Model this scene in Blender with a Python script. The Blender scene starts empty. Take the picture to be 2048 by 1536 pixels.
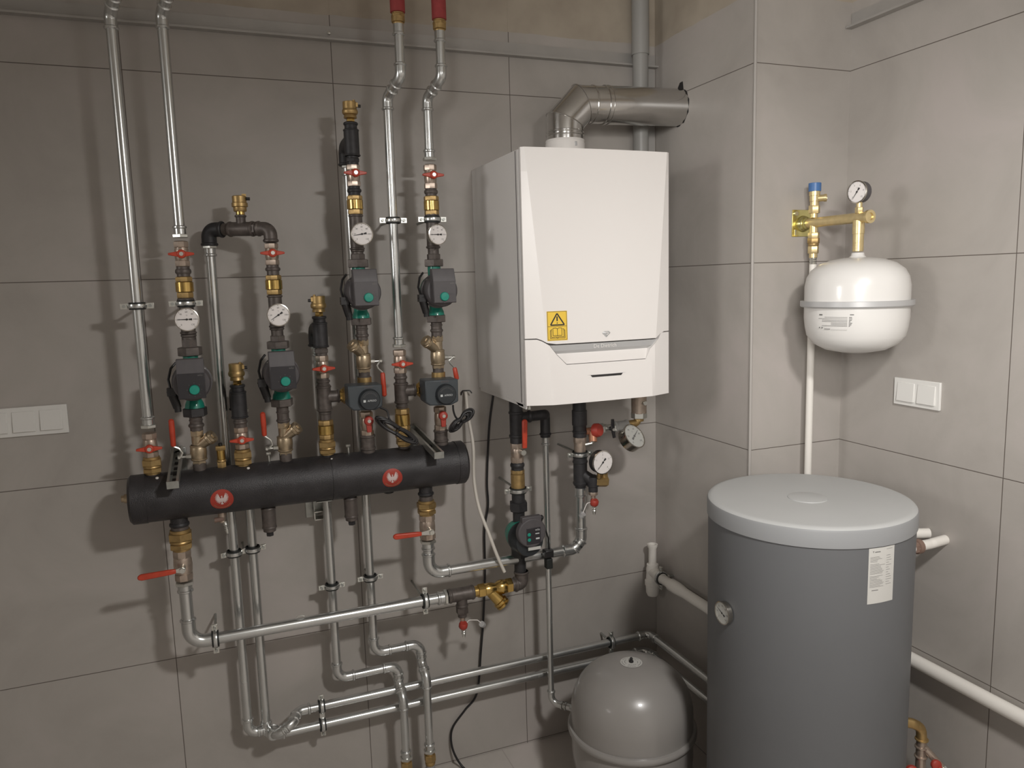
import bpy, math, random
from mathutils import Vector, Matrix
random.seed(7)
PI = math.pi
S = bpy.context.scene
# ------------------------------------------------------------------ camera (recovered from the 60 cm tile grid)
FPX, PAN, TILT, ROLL = 1522.28, 0.36733, -0.13466, -0.02815
CAM = Vector((-0.39997, -2.54126, 1.7716))
_F = Vector((math.sin(PAN)*math.cos(TILT), math.cos(PAN)*math.cos(TILT), math.sin(TILT)))
_R0 = Vector((math.cos(PAN), -math.sin(PAN), 0)); _U0 = _R0.cross(_F)
_R = math.cos(ROLL)*_R0 + math.sin(ROLL)*_U0
_U = -math.sin(ROLL)*_R0 + math.cos(ROLL)*_U0
cd = bpy.data.cameras.new('camera'); cam = bpy.data.objects.new('camera', cd); S.collection.objects.link(cam)
cam.matrix_world = Matrix(((_R.x, _U.x, -_F.x, CAM.x), (_R.y, _U.y, -_F.y, CAM.y), (_R.z, _U.z, -_F.z, CAM.z), (0, 0, 0, 1)))
cd.sensor_width = 36; cd.lens = FPX*36/2048; cd.clip_start = 0.02
S.camera = cam
S.view_settings.view_transform = 'Standard'; S.view_settings.look = 'None'
S.view_settings.gamma = 1; S.view_settings.use_curve_mapping = False
S.view_settings.exposure = 0.05
W = bpy.data.worlds.new('world'); S.world = W; W.use_nodes = True
W.node_tree.nodes['Background'].inputs[0].default_value = (0.8, 0.85, 1, 1)
W.node_tree.nodes['Background'].inputs[1].default_value = 0.02
def lamp(name, kind, loc, energy, col, size, rot=(0, 0, 0), sy=None):
    l = bpy.data.lights.new(name, kind); l.energy = energy; l.color = col
    if kind == 'POINT': l.shadow_soft_size = size
    else:
        l.shape = 'RECTANGLE'; l.size = size; l.size_y = sy or size
    o = bpy.data.objects.new(name, l); S.collection.objects.link(o); o.location = loc; o.rotation_euler = rot
    return o
LAMP = Vector((0.52, -2.32, 2.43))
def spot(name, loc, aim, ang, size, en, col):
    l = bpy.data.lights.new(name, 'SPOT'); l.energy = en; l.spot_size = math.radians(ang); l.spot_blend = 1.0; l.shadow_soft_size = size; l.color = col
    o = bpy.data.objects.new(name, l); S.collection.objects.link(o); o.location = loc
    o.rotation_euler = (Vector(aim)-Vector(loc)).to_track_quat('-Z', 'Y').to_euler()
WARM = (1.0, 0.975, 0.945)
lamp('ceiling_lamp_light', 'AREA', LAMP, 40, WARM, 0.18, sy=0.18)
lamp('ceiling_lamp_glow', 'POINT', LAMP, 5, WARM, 0.09)
SPL, SPR = Vector((-2.9, -1.4, 2.2)), Vector((-1.0, -3.7, 2.3))
spot('left_spot_light', SPL, (1.4, -0.5, 1.8), 44, 0.40, 95, WARM)  # left lamp known from highlights; beam narrowed and aimed as added corner fill
spot('rear_fill_spot', SPR, (1.5, -0.6, 2.0), 44, 0.42, 250, WARM)  # added fill with no known source, brightens the chimney and right wall

# ------------------------------------------------------------------ measuring helpers
def ray(u, v): return _F + _R*((u-1024)/FPX) - _U*((v-768)/FPX)
def PY(u, v, y): d = ray(u, v); return CAM + d*((y-CAM.y)/d.y)
def PX(u, v, x): d = ray(u, v); return CAM + d*((x-CAM.x)/d.x)
def zc(X, Y, v):
    d = Vector((X, Y, CAM.z)) - CAM; k = (768-v)/FPX
    return CAM.z + (k*d.dot(_F) - d.dot(_U))/(_U.z - k*_F.z)

# ------------------------------------------------------------------ materials
def nodes(name):
    m = bpy.data.materials.new(name); m.use_nodes = True
    nt = m.node_tree; return m, nt, nt.nodes['Principled BSDF']
def mat(name, col, rough=0.5, metal=0.0, noise=0.0, nscale=40, bump=0.0, bscale=200, coat=0.0, rnoise=0.0):
    m, nt, b = nodes(name)
    b.inputs['Base Color'].default_value = (*col, 1); b.inputs['Roughness'].default_value = rough
    b.inputs['Metallic'].default_value = metal
    if coat: b.inputs['Coat Weight'].default_value = coat; b.inputs['Coat Roughness'].default_value = 0.08
    tc = nt.nodes.new('ShaderNodeTexCoord')
    if noise:
        n = nt.nodes.new('ShaderNodeTexNoise'); n.inputs['Scale'].default_value = nscale; n.inputs['Detail'].default_value = 5
        nt.links.new(tc.outputs['Object'], n.inputs['Vector'])
        r = nt.nodes.new('ShaderNodeMapRange'); r.inputs['To Min'].default_value = 1-noise; r.inputs['To Max'].default_value = 1+noise
        r.inputs['From Min'].default_value = 0.3; r.inputs['From Max'].default_value = 0.7
        nt.links.new(n.outputs['Fac'], r.inputs['Value'])
        mx = nt.nodes.new('ShaderNodeMix'); mx.data_type = 'RGBA'; mx.blend_type = 'MULTIPLY'; mx.inputs[0].default_value = 1
        mx.inputs[6].default_value = (*col, 1); nt.links.new(r.outputs[0], mx.inputs[7]); nt.links.new(mx.outputs[2], b.inputs['Base Color'])
    if rnoise:
        n = nt.nodes.new('ShaderNodeTexNoise'); n.inputs['Scale'].default_value = nscale*2; nt.links.new(tc.outputs['Object'], n.inputs['Vector'])
        r = nt.nodes.new('ShaderNodeMapRange'); r.inputs['To Min'].default_value = max(0.02, rough-rnoise); r.inputs['To Max'].default_value = rough+rnoise
        nt.links.new(n.outputs['Fac'], r.inputs['Value']); nt.links.new(r.outputs[0], b.inputs['Roughness'])
    if bump:
        n = nt.nodes.new('ShaderNodeTexNoise'); n.inputs['Scale'].default_value = bscale; n.inputs['Detail'].default_value = 3
        nt.links.new(tc.outputs['Object'], n.inputs['Vector'])
        bp = nt.nodes.new('ShaderNodeBump'); bp.inputs['Strength'].default_value = bump; bp.inputs['Distance'].default_value = 0.001
        nt.links.new(n.outputs['Fac'], bp.inputs['Height']); nt.links.new(bp.outputs[0], b.inputs['Normal'])
    return m
M = dict(
 zinc=mat('galvanised_steel', (0.61, 0.62, 0.61), 0.25, 0.9, 0.05, 8, rnoise=0.05),
 zincd=mat('zinc_plated_bracket', (0.42, 0.43, 0.41), 0.42, 0.9, 0.12, 60),
 nut=mat('bright_zinc_nut', (0.66, 0.66, 0.62), 0.3, 0.9),
 iron=mat('malleable_iron', (0.112, 0.095, 0.086), 0.46, 0.35, 0.25, 60, 0.3, 400),
 blackiron=mat('black_iron', (0.035, 0.034, 0.036), 0.5, 0.25, 0.2, 60, 0.3, 400),
 nickel=mat('nickel_brass', (0.47, 0.385, 0.32), 0.33, 0.75, 0.15, 60),
 valvey=mat('sandblasted_nickel', (0.46, 0.37, 0.255), 0.33, 0.85, 0.12, 80, 0.3, 500),
 brass=mat('polished_brass', (0.60, 0.41, 0.14), 0.24, 1.0, 0.12, 40),
 brassd=mat('dull_brass', (0.45, 0.31, 0.135), 0.42, 0.8, 0.15, 60, 0.3, 500),
 brassy=mat('yellow_passivated_brass', (0.74, 0.60, 0.33), 0.33, 0.8, 0.08, 60),
 passiv=mat('yellow_zinc_plate', (0.62, 0.56, 0.24), 0.25, 0.95, 0.25, 20),
 red=mat('red_vinyl', (0.50, 0.055, 0.025), 0.38, 0.0, 0.1, 60),
 redd=mat('red_plastic', (0.38, 0.045, 0.03), 0.45),
 sleeve=mat('red_foam_sleeve', (0.32, 0.045, 0.045), 0.7, 0, 0.1, 60),
 green=mat('teal_green_cast_iron', (0.008, 0.21, 0.15), 0.38, 0.0, 0.12, 60, 0.3, 300, 0.3),
 knob=mat('teal_knob', (0.01, 0.27, 0.2), 0.42),
 pgrey=mat('dark_grey_pump_plastic', (0.085, 0.078, 0.082), 0.5, 0, 0.06, 60),
 panel=mat('black_control_panel', (0.028, 0.026, 0.03), 0.35),
 slate=mat('slate_plastic', (0.052, 0.062, 0.07), 0.42),
 slated=mat('dark_slate_plastic', (0.022, 0.026, 0.03), 0.4),
 black=mat('black_plastic', (0.014, 0.013, 0.014), 0.4),
 rubber=mat('black_rubber', (0.012, 0.014, 0.013), 0.6),
 insul=mat('black_wrinkle_jacket', (0.030, 0.028, 0.030), 0.40, 0.1, 0.4, 12, 1.0, 420, rnoise=0.12),
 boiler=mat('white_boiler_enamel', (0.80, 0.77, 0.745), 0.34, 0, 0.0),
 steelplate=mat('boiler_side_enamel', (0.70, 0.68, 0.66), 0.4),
 silver=mat('silver_plastic', (0.50, 0.50, 0.50), 0.4, 0.3),
 chrome=mat('flue_stainless', (0.62, 0.61, 0.59), 0.17, 1.0, 0.05, 6, rnoise=0.05),
 white=mat('white_plastic', (0.78, 0.75, 0.72), 0.4),
 pipew=mat('white_pipe_plastic', (0.76, 0.73, 0.68), 0.38),
 vessel=mat('white_vessel_paint', (0.70, 0.685, 0.66), 0.3, coat=0.3),
 dial=mat('dial_white', (0.80, 0.76, 0.74), 0.45),
 dialg=mat('dial_grey', (0.50, 0.50, 0.47), 0.3),
 case=mat('steel_gauge_case', (0.55, 0.52, 0.47), 0.2, 1.0),
 ink=mat('black_ink', (0.02, 0.018, 0.018), 0.6),
 inkg=mat('grey_ink', (0.16, 0.155, 0.15), 0.7),
 lightink=mat('light_print', (0.6, 0.62, 0.62), 0.6),
 tank=mat('tank_jacket_grey', (0.125, 0.128, 0.133), 0.52, 0, 0.03, 4),
 lid=mat('tank_lid_grey', (0.42, 0.425, 0.42), 0.5, 0, 0.02, 6),
 rim=mat('tank_lid_rim_grey', (0.27, 0.275, 0.28), 0.5),
 floortank=mat('grey_vessel_paint', (0.28, 0.265, 0.25), 0.3, 0, 0.03, 4, coat=0.35),
 greypipe=mat('grey_drain_pipe', (0.30, 0.295, 0.28), 0.4),
 socket=mat('switch_white', (0.72, 0.71, 0.68), 0.35),
 cablew=mat('white_cable_sheath', (0.62, 0.58, 0.52), 0.5),
 paper=mat('label_paper', (0.55, 0.54, 0.51), 0.6),
 yellow=mat('warning_yellow', (0.82, 0.55, 0.06), 0.5),
 blue=mat('blue_cap', (0.06, 0.16, 0.38), 0.4),
 sticker=mat('red_sticker', (0.36, 0.035, 0.02), 0.45),
 eagle=mat('eagle_white', (0.62, 0.50, 0.48), 0.5),
 copper=mat('copper_fitting', (0.42, 0.2, 0.12), 0.45, 0.5, 0.15, 60),
 brown=mat('brown_plastic_union', (0.20, 0.13, 0.10), 0.5),
 trim=mat('galvanised_profile', (0.42, 0.405, 0.385), 0.4, 0.35, 0.05, 10),
 edge=mat('edge_bead', (0.40, 0.375, 0.35), 0.5),
 ceil=mat('ceiling_plaster', (0.40, 0.36, 0.31), 0.9, 0, 0.15, 4, 0.5, 60),
 paint=mat('white_wall_paint', (0.78, 0.755, 0.72), 0.8, 0, 0.04, 3),
 lampw=mat('lamp_white', (0.8, 0.8, 0.8), 0.5),
)
def emis(name, col, s):
    m, nt, b = nodes(name); b.inputs['Base Color'].default_value = (*col, 1)
    b.inputs['Emission Color'].default_value = (*col, 1); b.inputs['Emission Strength'].default_value = s
    return m
M['glow'] = emis('bulb_glow', (1, 0.93, 0.85), 6)

def tile(name, axis, off, tint=1.22, floor=False):
    m, nt, b = nodes(name); N = nt.nodes.new; L = nt.links.new
    tc = N('ShaderNodeTexCoord'); sp = N('ShaderNodeSeparateXYZ'); L(tc.outputs['Object'], sp.inputs[0])
    def mth(op, a, c=None, clamp=False):
        n = N('ShaderNodeMath'); n.operation = op; n.use_clamp = clamp
        for i, x in enumerate((a, c)):
            if x is None: continue
            if isinstance(x, (int, float)): n.inputs[i].default_value = x
            else: L(x, n.inputs[i])
        return n.outputs[0]
    def line(src, o, w):
        t = mth('ADD', mth('DIVIDE', mth('SUBTRACT', src, o), 0.6), 100.5)
        d = mth('MULTIPLY', mth('ABSOLUTE', mth('SUBTRACT', mth('FRACT', t), 0.5)), 0.6)
        r = N('ShaderNodeMapRange'); r.inputs['From Min'].default_value = w*0.6; r.inputs['From Max'].default_value = w*1.5
        r.inputs['To Min'].default_value = 1; r.inputs['To Max'].default_value = 0; L(d, r.inputs['Value']); return r.outputs[0]
    w = 0.0011 if not floor else 0.0016
    h = sp.outputs[0] if axis == 'x' else sp.outputs[1]
    g = mth('MAXIMUM', line(h, off, w), line(sp.outputs[2] if not floor else sp.outputs[1], 0.606 if not floor else 0.0, w))
    n1 = N('ShaderNodeTexNoise'); n1.inputs['Scale'].default_value = 2.6; n1.inputs['Detail'].default_value = 6; n1.inputs['Roughness'].default_value = 0.62
    n1.inputs['Distortion'].default_value = 0.6; L(tc.outputs['Object'], n1.inputs['Vector'])
    cr = N('ShaderNodeValToRGB'); L(n1.outputs['Fac'], cr.inputs[0])
    k = tint
    cr.color_ramp.elements[0].position = 0.32; cr.color_ramp.elements[0].color = (0.300*k, 0.278*k, 0.256*k, 1)
    cr.color_ramp.elements[1].position = 0.68; cr.color_ramp.elements[1].color = (0.365*k, 0.334*k, 0.314*k, 1)
    e = cr.color_ramp.elements.new(0.5); e.color = (0.335*k, 0.312*k, 0.288*k, 1)
    mx = N('ShaderNodeMix'); mx.data_type = 'RGBA'; L(g, mx.inputs[0]); L(cr.outputs[0], mx.inputs[6])
    mx.inputs[7].default_value = (0.10, 0.082, 0.07, 1) if not floor else (0.42, 0.38, 0.36, 1)
    out = mx.outputs[2]
    if not floor:
        n2 = N('ShaderNodeTexNoise'); n2.inputs['Scale'].default_value = 7; n2.inputs['Detail'].default_value = 3; L(tc.outputs['Object'], n2.inputs['Vector'])
        zz = mth('ADD', sp.outputs[2], mth('MULTIPLY', mth('SUBTRACT', n2.outputs['Fac'], 0.5), 0.02))
        pm = mth('GREATER_THAN', zz, 2.612)
        n3 = N('ShaderNodeTexNoise'); n3.inputs['Scale'].default_value = 9; n3.inputs['Detail'].default_value = 7; L(tc.outputs['Object'], n3.inputs['Vector'])
        c3 = N('ShaderNodeValToRGB'); L(n3.outputs['Fac'], c3.inputs[0])
        c3.color_ramp.elements[0].position = 0.3; c3.color_ramp.elements[0].color = (0.36, 0.31, 0.25, 1)
        c3.color_ramp.elements[1].position = 0.7; c3.color_ramp.elements[1].color = (0.45, 0.395, 0.32, 1)
        m2 = N('ShaderNodeMix'); m2.data_type = 'RGBA'; L(pm, m2.inputs[0]); L(out, m2.inputs[6]); L(c3.outputs[0], m2.inputs[7]); out = m2.outputs[2]
    L(out, b.inputs['Base Color'])
    b.inputs['Roughness'].default_value = 0.42
    bp = N('ShaderNodeBump'); bp.inputs['Strength'].default_value = 0.5; bp.inputs['Distance'].default_value = 0.001
    L(mth('SUBTRACT', 1.0, g), bp.inputs['Height']); L(bp.outputs[0], b.inputs['Normal'])
    return m
M['tile_back'] = tile('wall_tile_back', 'x', 0.0)
M['tile_chs'] = tile('wall_tile_chimney_side', 'y', -0.6)
M['tile_chf'] = tile('wall_tile_chimney_front', 'x', 1.178)
M['tile_right'] = tile('wall_tile_right', 'y', -1.149)
M['tile_floor'] = tile('floor_tile', 'x', 0.495, 1.5, True)
M['tile_plain'] = tile('wall_tile_plain', 'x', 0.0)

# ------------------------------------------------------------------ mesh builder
def basis(ax):
    z = Vector(ax).normalized()
    t = Vector((0, 0, 1)) if abs(z.z) < 0.9 else Vector((0, -1, 0))
    x = t.cross(z).normalized(); y = z.cross(x)
    return x, y, z
class G:
    def __init__(s): s.v = []; s.f = []
    def add(s, vs, fs):
        o = len(s.v); s.v += [Vector(p) for p in vs]; s.f += [[i+o for i in f] for f in fs]; return s
    def lathe(s, prof, o=(0, 0, 0), ax=(0, 0, 1), seg=28, cap=True, phase=0.0):
        x, y, z = basis(ax); o = Vector(o); vs = []; fs = []
        for r, t in prof:
            for i in range(seg):
                a = 2*PI*i/seg + phase; vs.append(o + z*t + (x*math.cos(a) + y*math.sin(a))*max(r, 1e-5))
        n = len(prof)
        for j in range(n-1):
            for i in range(seg):
                k = (i+1) % seg; fs.append([j*seg+i, j*seg+k, (j+1)*seg+k, (j+1)*seg+i])
        if cap:
            fs.append(list(range(seg))[::-1]); fs.append([(n-1)*seg+i for i in range(seg)])
        return s.add(vs, fs)
    def cyl(s, a, b, r, r2=None, seg=24, ch=0.0):
        a = Vector(a); b = Vector(b); L = (b-a).length; r2 = r if r2 is None else r2
        p = [(r-ch, 0), (r, ch), (r2, L-ch), (r2-ch, L)] if ch else [(r, 0), (r2, L)]
        return s.lathe(p, a, b-a, seg)
    def hexa(s, a, b, r, ch=0.0015, phase=PI/6):
        a = Vector(a); b = Vector(b); L = (b-a).length; ch = min(ch, L*0.3)
        return s.lathe([(r*0.93, 0), (r, ch), (r, L-ch), (r*0.93, L)], a, b-a, 6, phase=phase)
    def box(s, c, d, rot=None):
        c = Vector(c); vs = []
        for X in (-.5, .5):
            for Y in (-.5, .5):
                for Z in (-.5, .5):
                    p = Vector((X*d[0], Y*d[1], Z*d[2]))
                    if rot is not None: p = rot @ p
                    vs.append(c+p)
        return s.add(vs, [[0, 1, 3, 2], [4, 6, 7, 5], [0, 4, 5, 1], [2, 3, 7, 6], [0, 2, 6, 4], [1, 5, 7, 3]])
    def tube(s, pts, r, seg=16, cap=True):
        pts = [Vector(p) for p in pts]; n = len(pts); vs = []; fs = []
        t0 = (pts[1]-pts[0]).normalized(); x, y, _ = basis(t0)
        for i, p in enumerate(pts):
            t = (pts[min(i+1, n-1)]-pts[max(i-1, 0)]).normalized()
            q = t0.rotation_difference(t); x = q @ x; y = q @ y; t0 = t
            for k in range(seg):
                a = 2*PI*k/seg; vs.append(p + (x*math.cos(a)+y*math.sin(a))*r)
        for j in range(n-1):
            for i in range(seg):
                k = (i+1) % seg; fs.append([j*seg+i, j*seg+k, (j+1)*seg+k, (j+1)*seg+i])
        if cap: fs.append(list(range(seg))[::-1]); fs.append([(n-1)*seg+i for i in range(seg)])
        return s.add(vs, fs)
    def prism(s, poly, n, d):            # polygon (3D points) extruded along n by d
        n = Vector(n); k = len(poly); vs = [Vector(p) for p in poly] + [Vector(p)+n*d for p in poly]
        fs = [list(range(k))[::-1], [k+i for i in range(k)]] + [[i, (i+1) % k, k+(i+1) % k, k+i] for i in range(k)]
        return s.add(vs, fs)
    def plane2d(s, pts2, faces, o, ex, ey, n=None, d=0.0):
        o = Vector(o); ex = Vector(ex); ey = Vector(ey)
        return s.add([o+ex*p[0]+ey*p[1] for p in pts2], faces)
ORG = {}
def link(o): S.collection.objects.link(o)
def build(g, name, m, parent=None, bevel=0.0, ang=38, loc=None, label=None):
    org = ORG[parent.name] if parent is not None else (Vector(loc) if loc is not None else sum(g.v, Vector())/len(g.v))
    me = bpy.data.meshes.new(name); me.from_pydata([tuple(p-org) for p in g.v], [], g.f); me.validate(); me.update()
    import bmesh
    bm = bmesh.new(); bm.from_mesh(me); bmesh.ops.recalc_face_normals(bm, faces=bm.faces); bm.to_mesh(me); bm.free()
    me.materials.append(M[m] if isinstance(m, str) else m)
    me.shade_smooth(); me.set_sharp_from_angle(angle=math.radians(ang))
    o = bpy.data.objects.new(name, me); link(o)
    if parent is not None: o.parent = parent; ORG[o.name] = org
    else: o.location = org; ORG[o.name] = org
    if bevel:
        b = o.modifiers.new('bevel', 'BEVEL'); b.width = bevel; b.segments = 2; b.limit_method = 'ANGLE'; b.angle_limit = math.radians(40)
    if label: o['label'] = label
    return o
def thing(name, label, cat, loc, group=None):
    o = bpy.data.objects.new(name, None); o.empty_display_size = 0.03; link(o); o.location = loc; ORG[o.name] = Vector(loc)
    o['label'] = label; o['category'] = cat
    if group: o['group'] = group
    return o
def tag(o, label, cat, group=None):
    o['label'] = label; o['category'] = cat
    if group: o['group'] = group
    return o
def struct(g, name, m, bevel=0):
    o = build(g, name, m, loc=(0, 0, 0), bevel=bevel); o['kind'] = 'structure'; return o
_tc = {}
def text2d(s, size=1.0, align='CENTER'):
    if s not in _tc:
        c = bpy.data.curves.new('t', 'FONT'); c.body = s; c.size = 1; c.align_x = 'CENTER'; c.align_y = 'CENTER'; c.resolution_u = 2
        o = bpy.data.objects.new('t', c); link(o); dg = bpy.context.evaluated_depsgraph_get()
        me = o.evaluated_get(dg).to_mesh()
        _tc[s] = ([(v.co.x, v.co.y) for v in me.vertices], [list(p.vertices) for p in me.polygons])
        bpy.data.objects.remove(o); bpy.data.curves.remove(c)
    v, f = _tc[s]; return [(a*size, b*size) for a, b in v], f
def fillet(pts, R, n=8):
    pts = [Vector(p) for p in pts]; out = [pts[0]]; arcs = []
    for i in range(1, len(pts)-1):
        a = (pts[i-1]-pts[i]).normalized(); b = (pts[i+1]-pts[i]).normalized()
        th = a.angle(b); cut = min(R/math.tan(th/2), 0.49*(pts[i-1]-pts[i]).length, 0.49*(pts[i+1]-pts[i]).length)
        Re = cut*math.tan(th/2); bis = (a+b).normalized(); c = pts[i]+bis*(Re/math.sin(th/2))
        p0 = pts[i]+a*cut; p1 = pts[i]+b*cut; v0 = p0-c; v1 = p1-c; tot = v0.angle(v1); ax = v0.cross(v1).normalized()
        arc = [c + Matrix.Rotation(tot*k/n, 3, ax) @ v0 for k in range(n+1)]
        out += arc; arcs.append((arc, a, b))
    out.append(pts[-1]); return out, arcs

YM = -0.185                              # depth of the manifold and of everything that stands on it
MR = 0.069; MZ = 1.184
def bead(g, c, ax, r, w=0.004, h=0.003, seg=24):
    c = Vector(c); ax = Vector(ax).normalized()
    return g.lathe([(r, -w), (r+h, -w*0.4), (r+h, w*0.4), (r, w)], c, ax, seg)
def pipe_run(label, pts, r=0.014, R=0.032, name='steel_pipe', cat='pipe', m='zinc', group=None, ends=(0, 0), elbows=True, ext=0.022):
    """bent pipe with press elbows at the corners; ends: 0 none, 1 press socket, 2 press socket with hex adapter"""
    t = thing(name, label, cat, pts[-1] if pts[-1][2] < pts[0][2] else pts[0], group)
    path, arcs = fillet(pts, R); build(G().tube(path, r, 20), 'pipe', m, t)
    if elbows:
        for arc, a, b in arcs:
            g = G(); e = r*1.14
            ins = [arc[0]+a*ext] + arc + [arc[-1]+b*ext]
            g.tube(ins, e, 20)
            for q, d in ((ins[0], a), (ins[-1], b)): bead(g, q-d*0.004, d, e, 0.0045, 0.0028)
            build(g, 'elbow', m, t)
    P = [Vector(p) for p in pts]
    for k, (p, q) in enumerate(((P[0], P[1]), (P[-1], P[-2]))):
        if not ends[k]: continue
        d = (q-p).normalized(); g = G(); g.cyl(p, p+d*0.030, r*1.14, seg=20); bead(g, p+d*0.028, d, r*1.14, 0.0045, 0.0028)
        build(g, 'press_socket', m, t)
        if ends[k] == 2: build(G().hexa(p-d*0.001, p+d*0.009, r*1.55), 'hex_nut', 'nut', t)
    return t
def stack(parent, X, Y, spec, dflt):
    """spec: (part, material, kind, v_top, v_bottom, r[, r2]) with image rows measured along the vertical through (X, Y)"""
    parts = {}
    for sp in spec:
        part, m, kind, v0, v1, r = sp[:6]; r2 = sp[6] if len(sp) > 6 else r
        z1 = zc(X, Y, v0); z0 = zc(X, Y, v1); a = (X, Y, z0); b = (X, Y, z1)
        g = parts.setdefault((part, m or dflt), G()); L = z1-z0
        if kind == 'c': g.cyl(a, b, r, r2, 28, min(0.001, L*0.2))
        elif kind == 'h': g.hexa(a, b, r, phase=r2 if len(sp) > 6 else PI/6)
        elif kind == 'r': g.lathe([(r*0.9, 0), (r, L*0.3), (r, L*0.7), (r*0.9, L)], a, (0, 0, 1), 28)
        elif kind == 'b': g.lathe([(r*0.82, 0), (r*0.95, L*0.18), (r, L*0.5), (r*0.95, L*0.82), (r*0.82, L)], a, (0, 0, 1), 28)
        elif kind == 'o': g.lathe([(r*0.8, 0), (r*0.98, L*0.12), (r, L*0.3), (r, L*0.7), (r*0.98, L*0.88), (r*0.8, L)], a, (0, 0, 1), 8, phase=PI/8)
    return [build(g, k[0], k[1], parent) for k, g in parts.items()]
CX = dict(C1=-0.601, C2=-0.476, C3=-0.416, C4=-0.356, C5=-0.234, C6=-0.110, C7=0.016, C8=0.130, C9=0.254)
GV = 'small ball valves with red butterfly handles'
def ball_valve(c, v0, v1, vh, label, u_shift=0.0, top=0.0205, m='nickel', handle='butterfly', hx=0.0):
    X = CX[c] if isinstance(c, str) else c; z0 = zc(X, YM, v1)
    t = thing('ball_valve', label, 'valve', (X, YM, z0), GV)
    h = v1-v0
    stack(t, X, YM, [('body', m, 'o', v0, v0+h*0.27, top), ('body', m, 'c', v0+h*0.25, v0+h*0.75, 0.0175), ('body', m, 'b', v0+h*0.22, v0+h*0.8, 0.0195),
                     ('body', m, 'o', v0+h*0.73, v1, top)], m)
    z = zc(X, YM, vh); y = YM-0.018
    build(G().cyl((X, y, z), (X, y-0.016, z), 0.0085, seg=16), 'stem', m, t)
    g = G(); yf = y-0.012
    if handle == 'butterfly':
        g.lathe([(0.011, 0), (0.0125, 0.003), (0.012, 0.012), (0.009, 0.015)], (X, yf, z), (0, -1, 0), 20)
        for sx in (-1, 1):
            w = 0.033 if sx > 0 else 0.034
            pts = [(X, yf-0.001, z-0.012), (X+sx*0.012, yf-0.001, z-0.007), (X+sx*w, yf-0.001, z-0.0028), (X+sx*w, yf-0.001, z+0.0028), (X+sx*0.012, yf-0.001, z+0.0065), (X, yf-0.001, z+0.010)]
            g.prism(pts, (0, -1, 0), 0.010)
        hm = 'red'
    else:                                # handle turned along the pipe
        g.lathe([(0.013, 0), (0.015, 0.003), (0.014, 0.012), (0.010, 0.015)], (X, yf, z), (0, -1, 0), 20)
        g.prism([(X-0.009, yf, z), (X-0.007, yf, z-0.036), (X+0.007, yf, z-0.036), (X+0.009, yf, z)], (0, -1, 0), 0.010)
        hm = 'redd'
    ho = build(g, 'handle', hm, t, 0.0015)
    build(G().cyl((X, yf-0.014, z), (X, yf-0.0165, z), 0.0055, seg=12), 'screw', 'nut', ho)
    return t
def nipple(c, spec, label, name='pipe_nipple', cat='pipe fitting', m='iron', group='threaded iron nipples and couplings', Y=YM):
    X = CX[c] if isinstance(c, str) else c
    v = max(s[2] for s in spec); t = thing(name, label, cat, (X, Y, zc(X, Y, v)), group)
    stack(t, X, Y, [('body', s[5] if len(s) > 5 else m, s[0], s[1], s[2], s[3]) for s in spec], m); return t
def check_valve(c, v0, v1, v2, v3, label, bright='brass', Y=YM):
    X = CX[c] if isinstance(c, str) else c
    t = thing('check_valve', label, 'valve', (X, Y, zc(X, Y, v3)), 'brass check valves')
    stack(t, X, Y, [('body', bright, 'c', v1, v2, 0.0240), ('end_hex', 'brassd', 'o', v0, v1+0.5, 0.0235)], bright); stack(t, X, Y, [('end_hex', 'brassd', 'o', v2-0.5, v3, 0.0230)], bright); return t
def union(c, v0, v3, label, big=0.0295, m='brassd', Y=YM, n2=True):
    X = CX[c] if isinstance(c, str) else c; h = v3-v0
    t = thing('union_fitting', label, 'pipe fitting', (X, Y, zc(X, Y, v3)), 'brass pipe unions')
    stack(t, X, Y, [('tailpiece', m, 'c', v0, v0+h*0.3, big*0.8), ('union_nut', m, 'h', v0+h*0.14, v0+h*0.5, big), ('collar', m, 'b', v0+h*0.48, v0+h*0.66, big*0.9),
                    ('collar', m, 'h', v0+h*0.64, v0+h*0.9, big*0.95), ('collar', m, 'c', v0+h*0.88, v3, big*0.72)], m); return t
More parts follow.
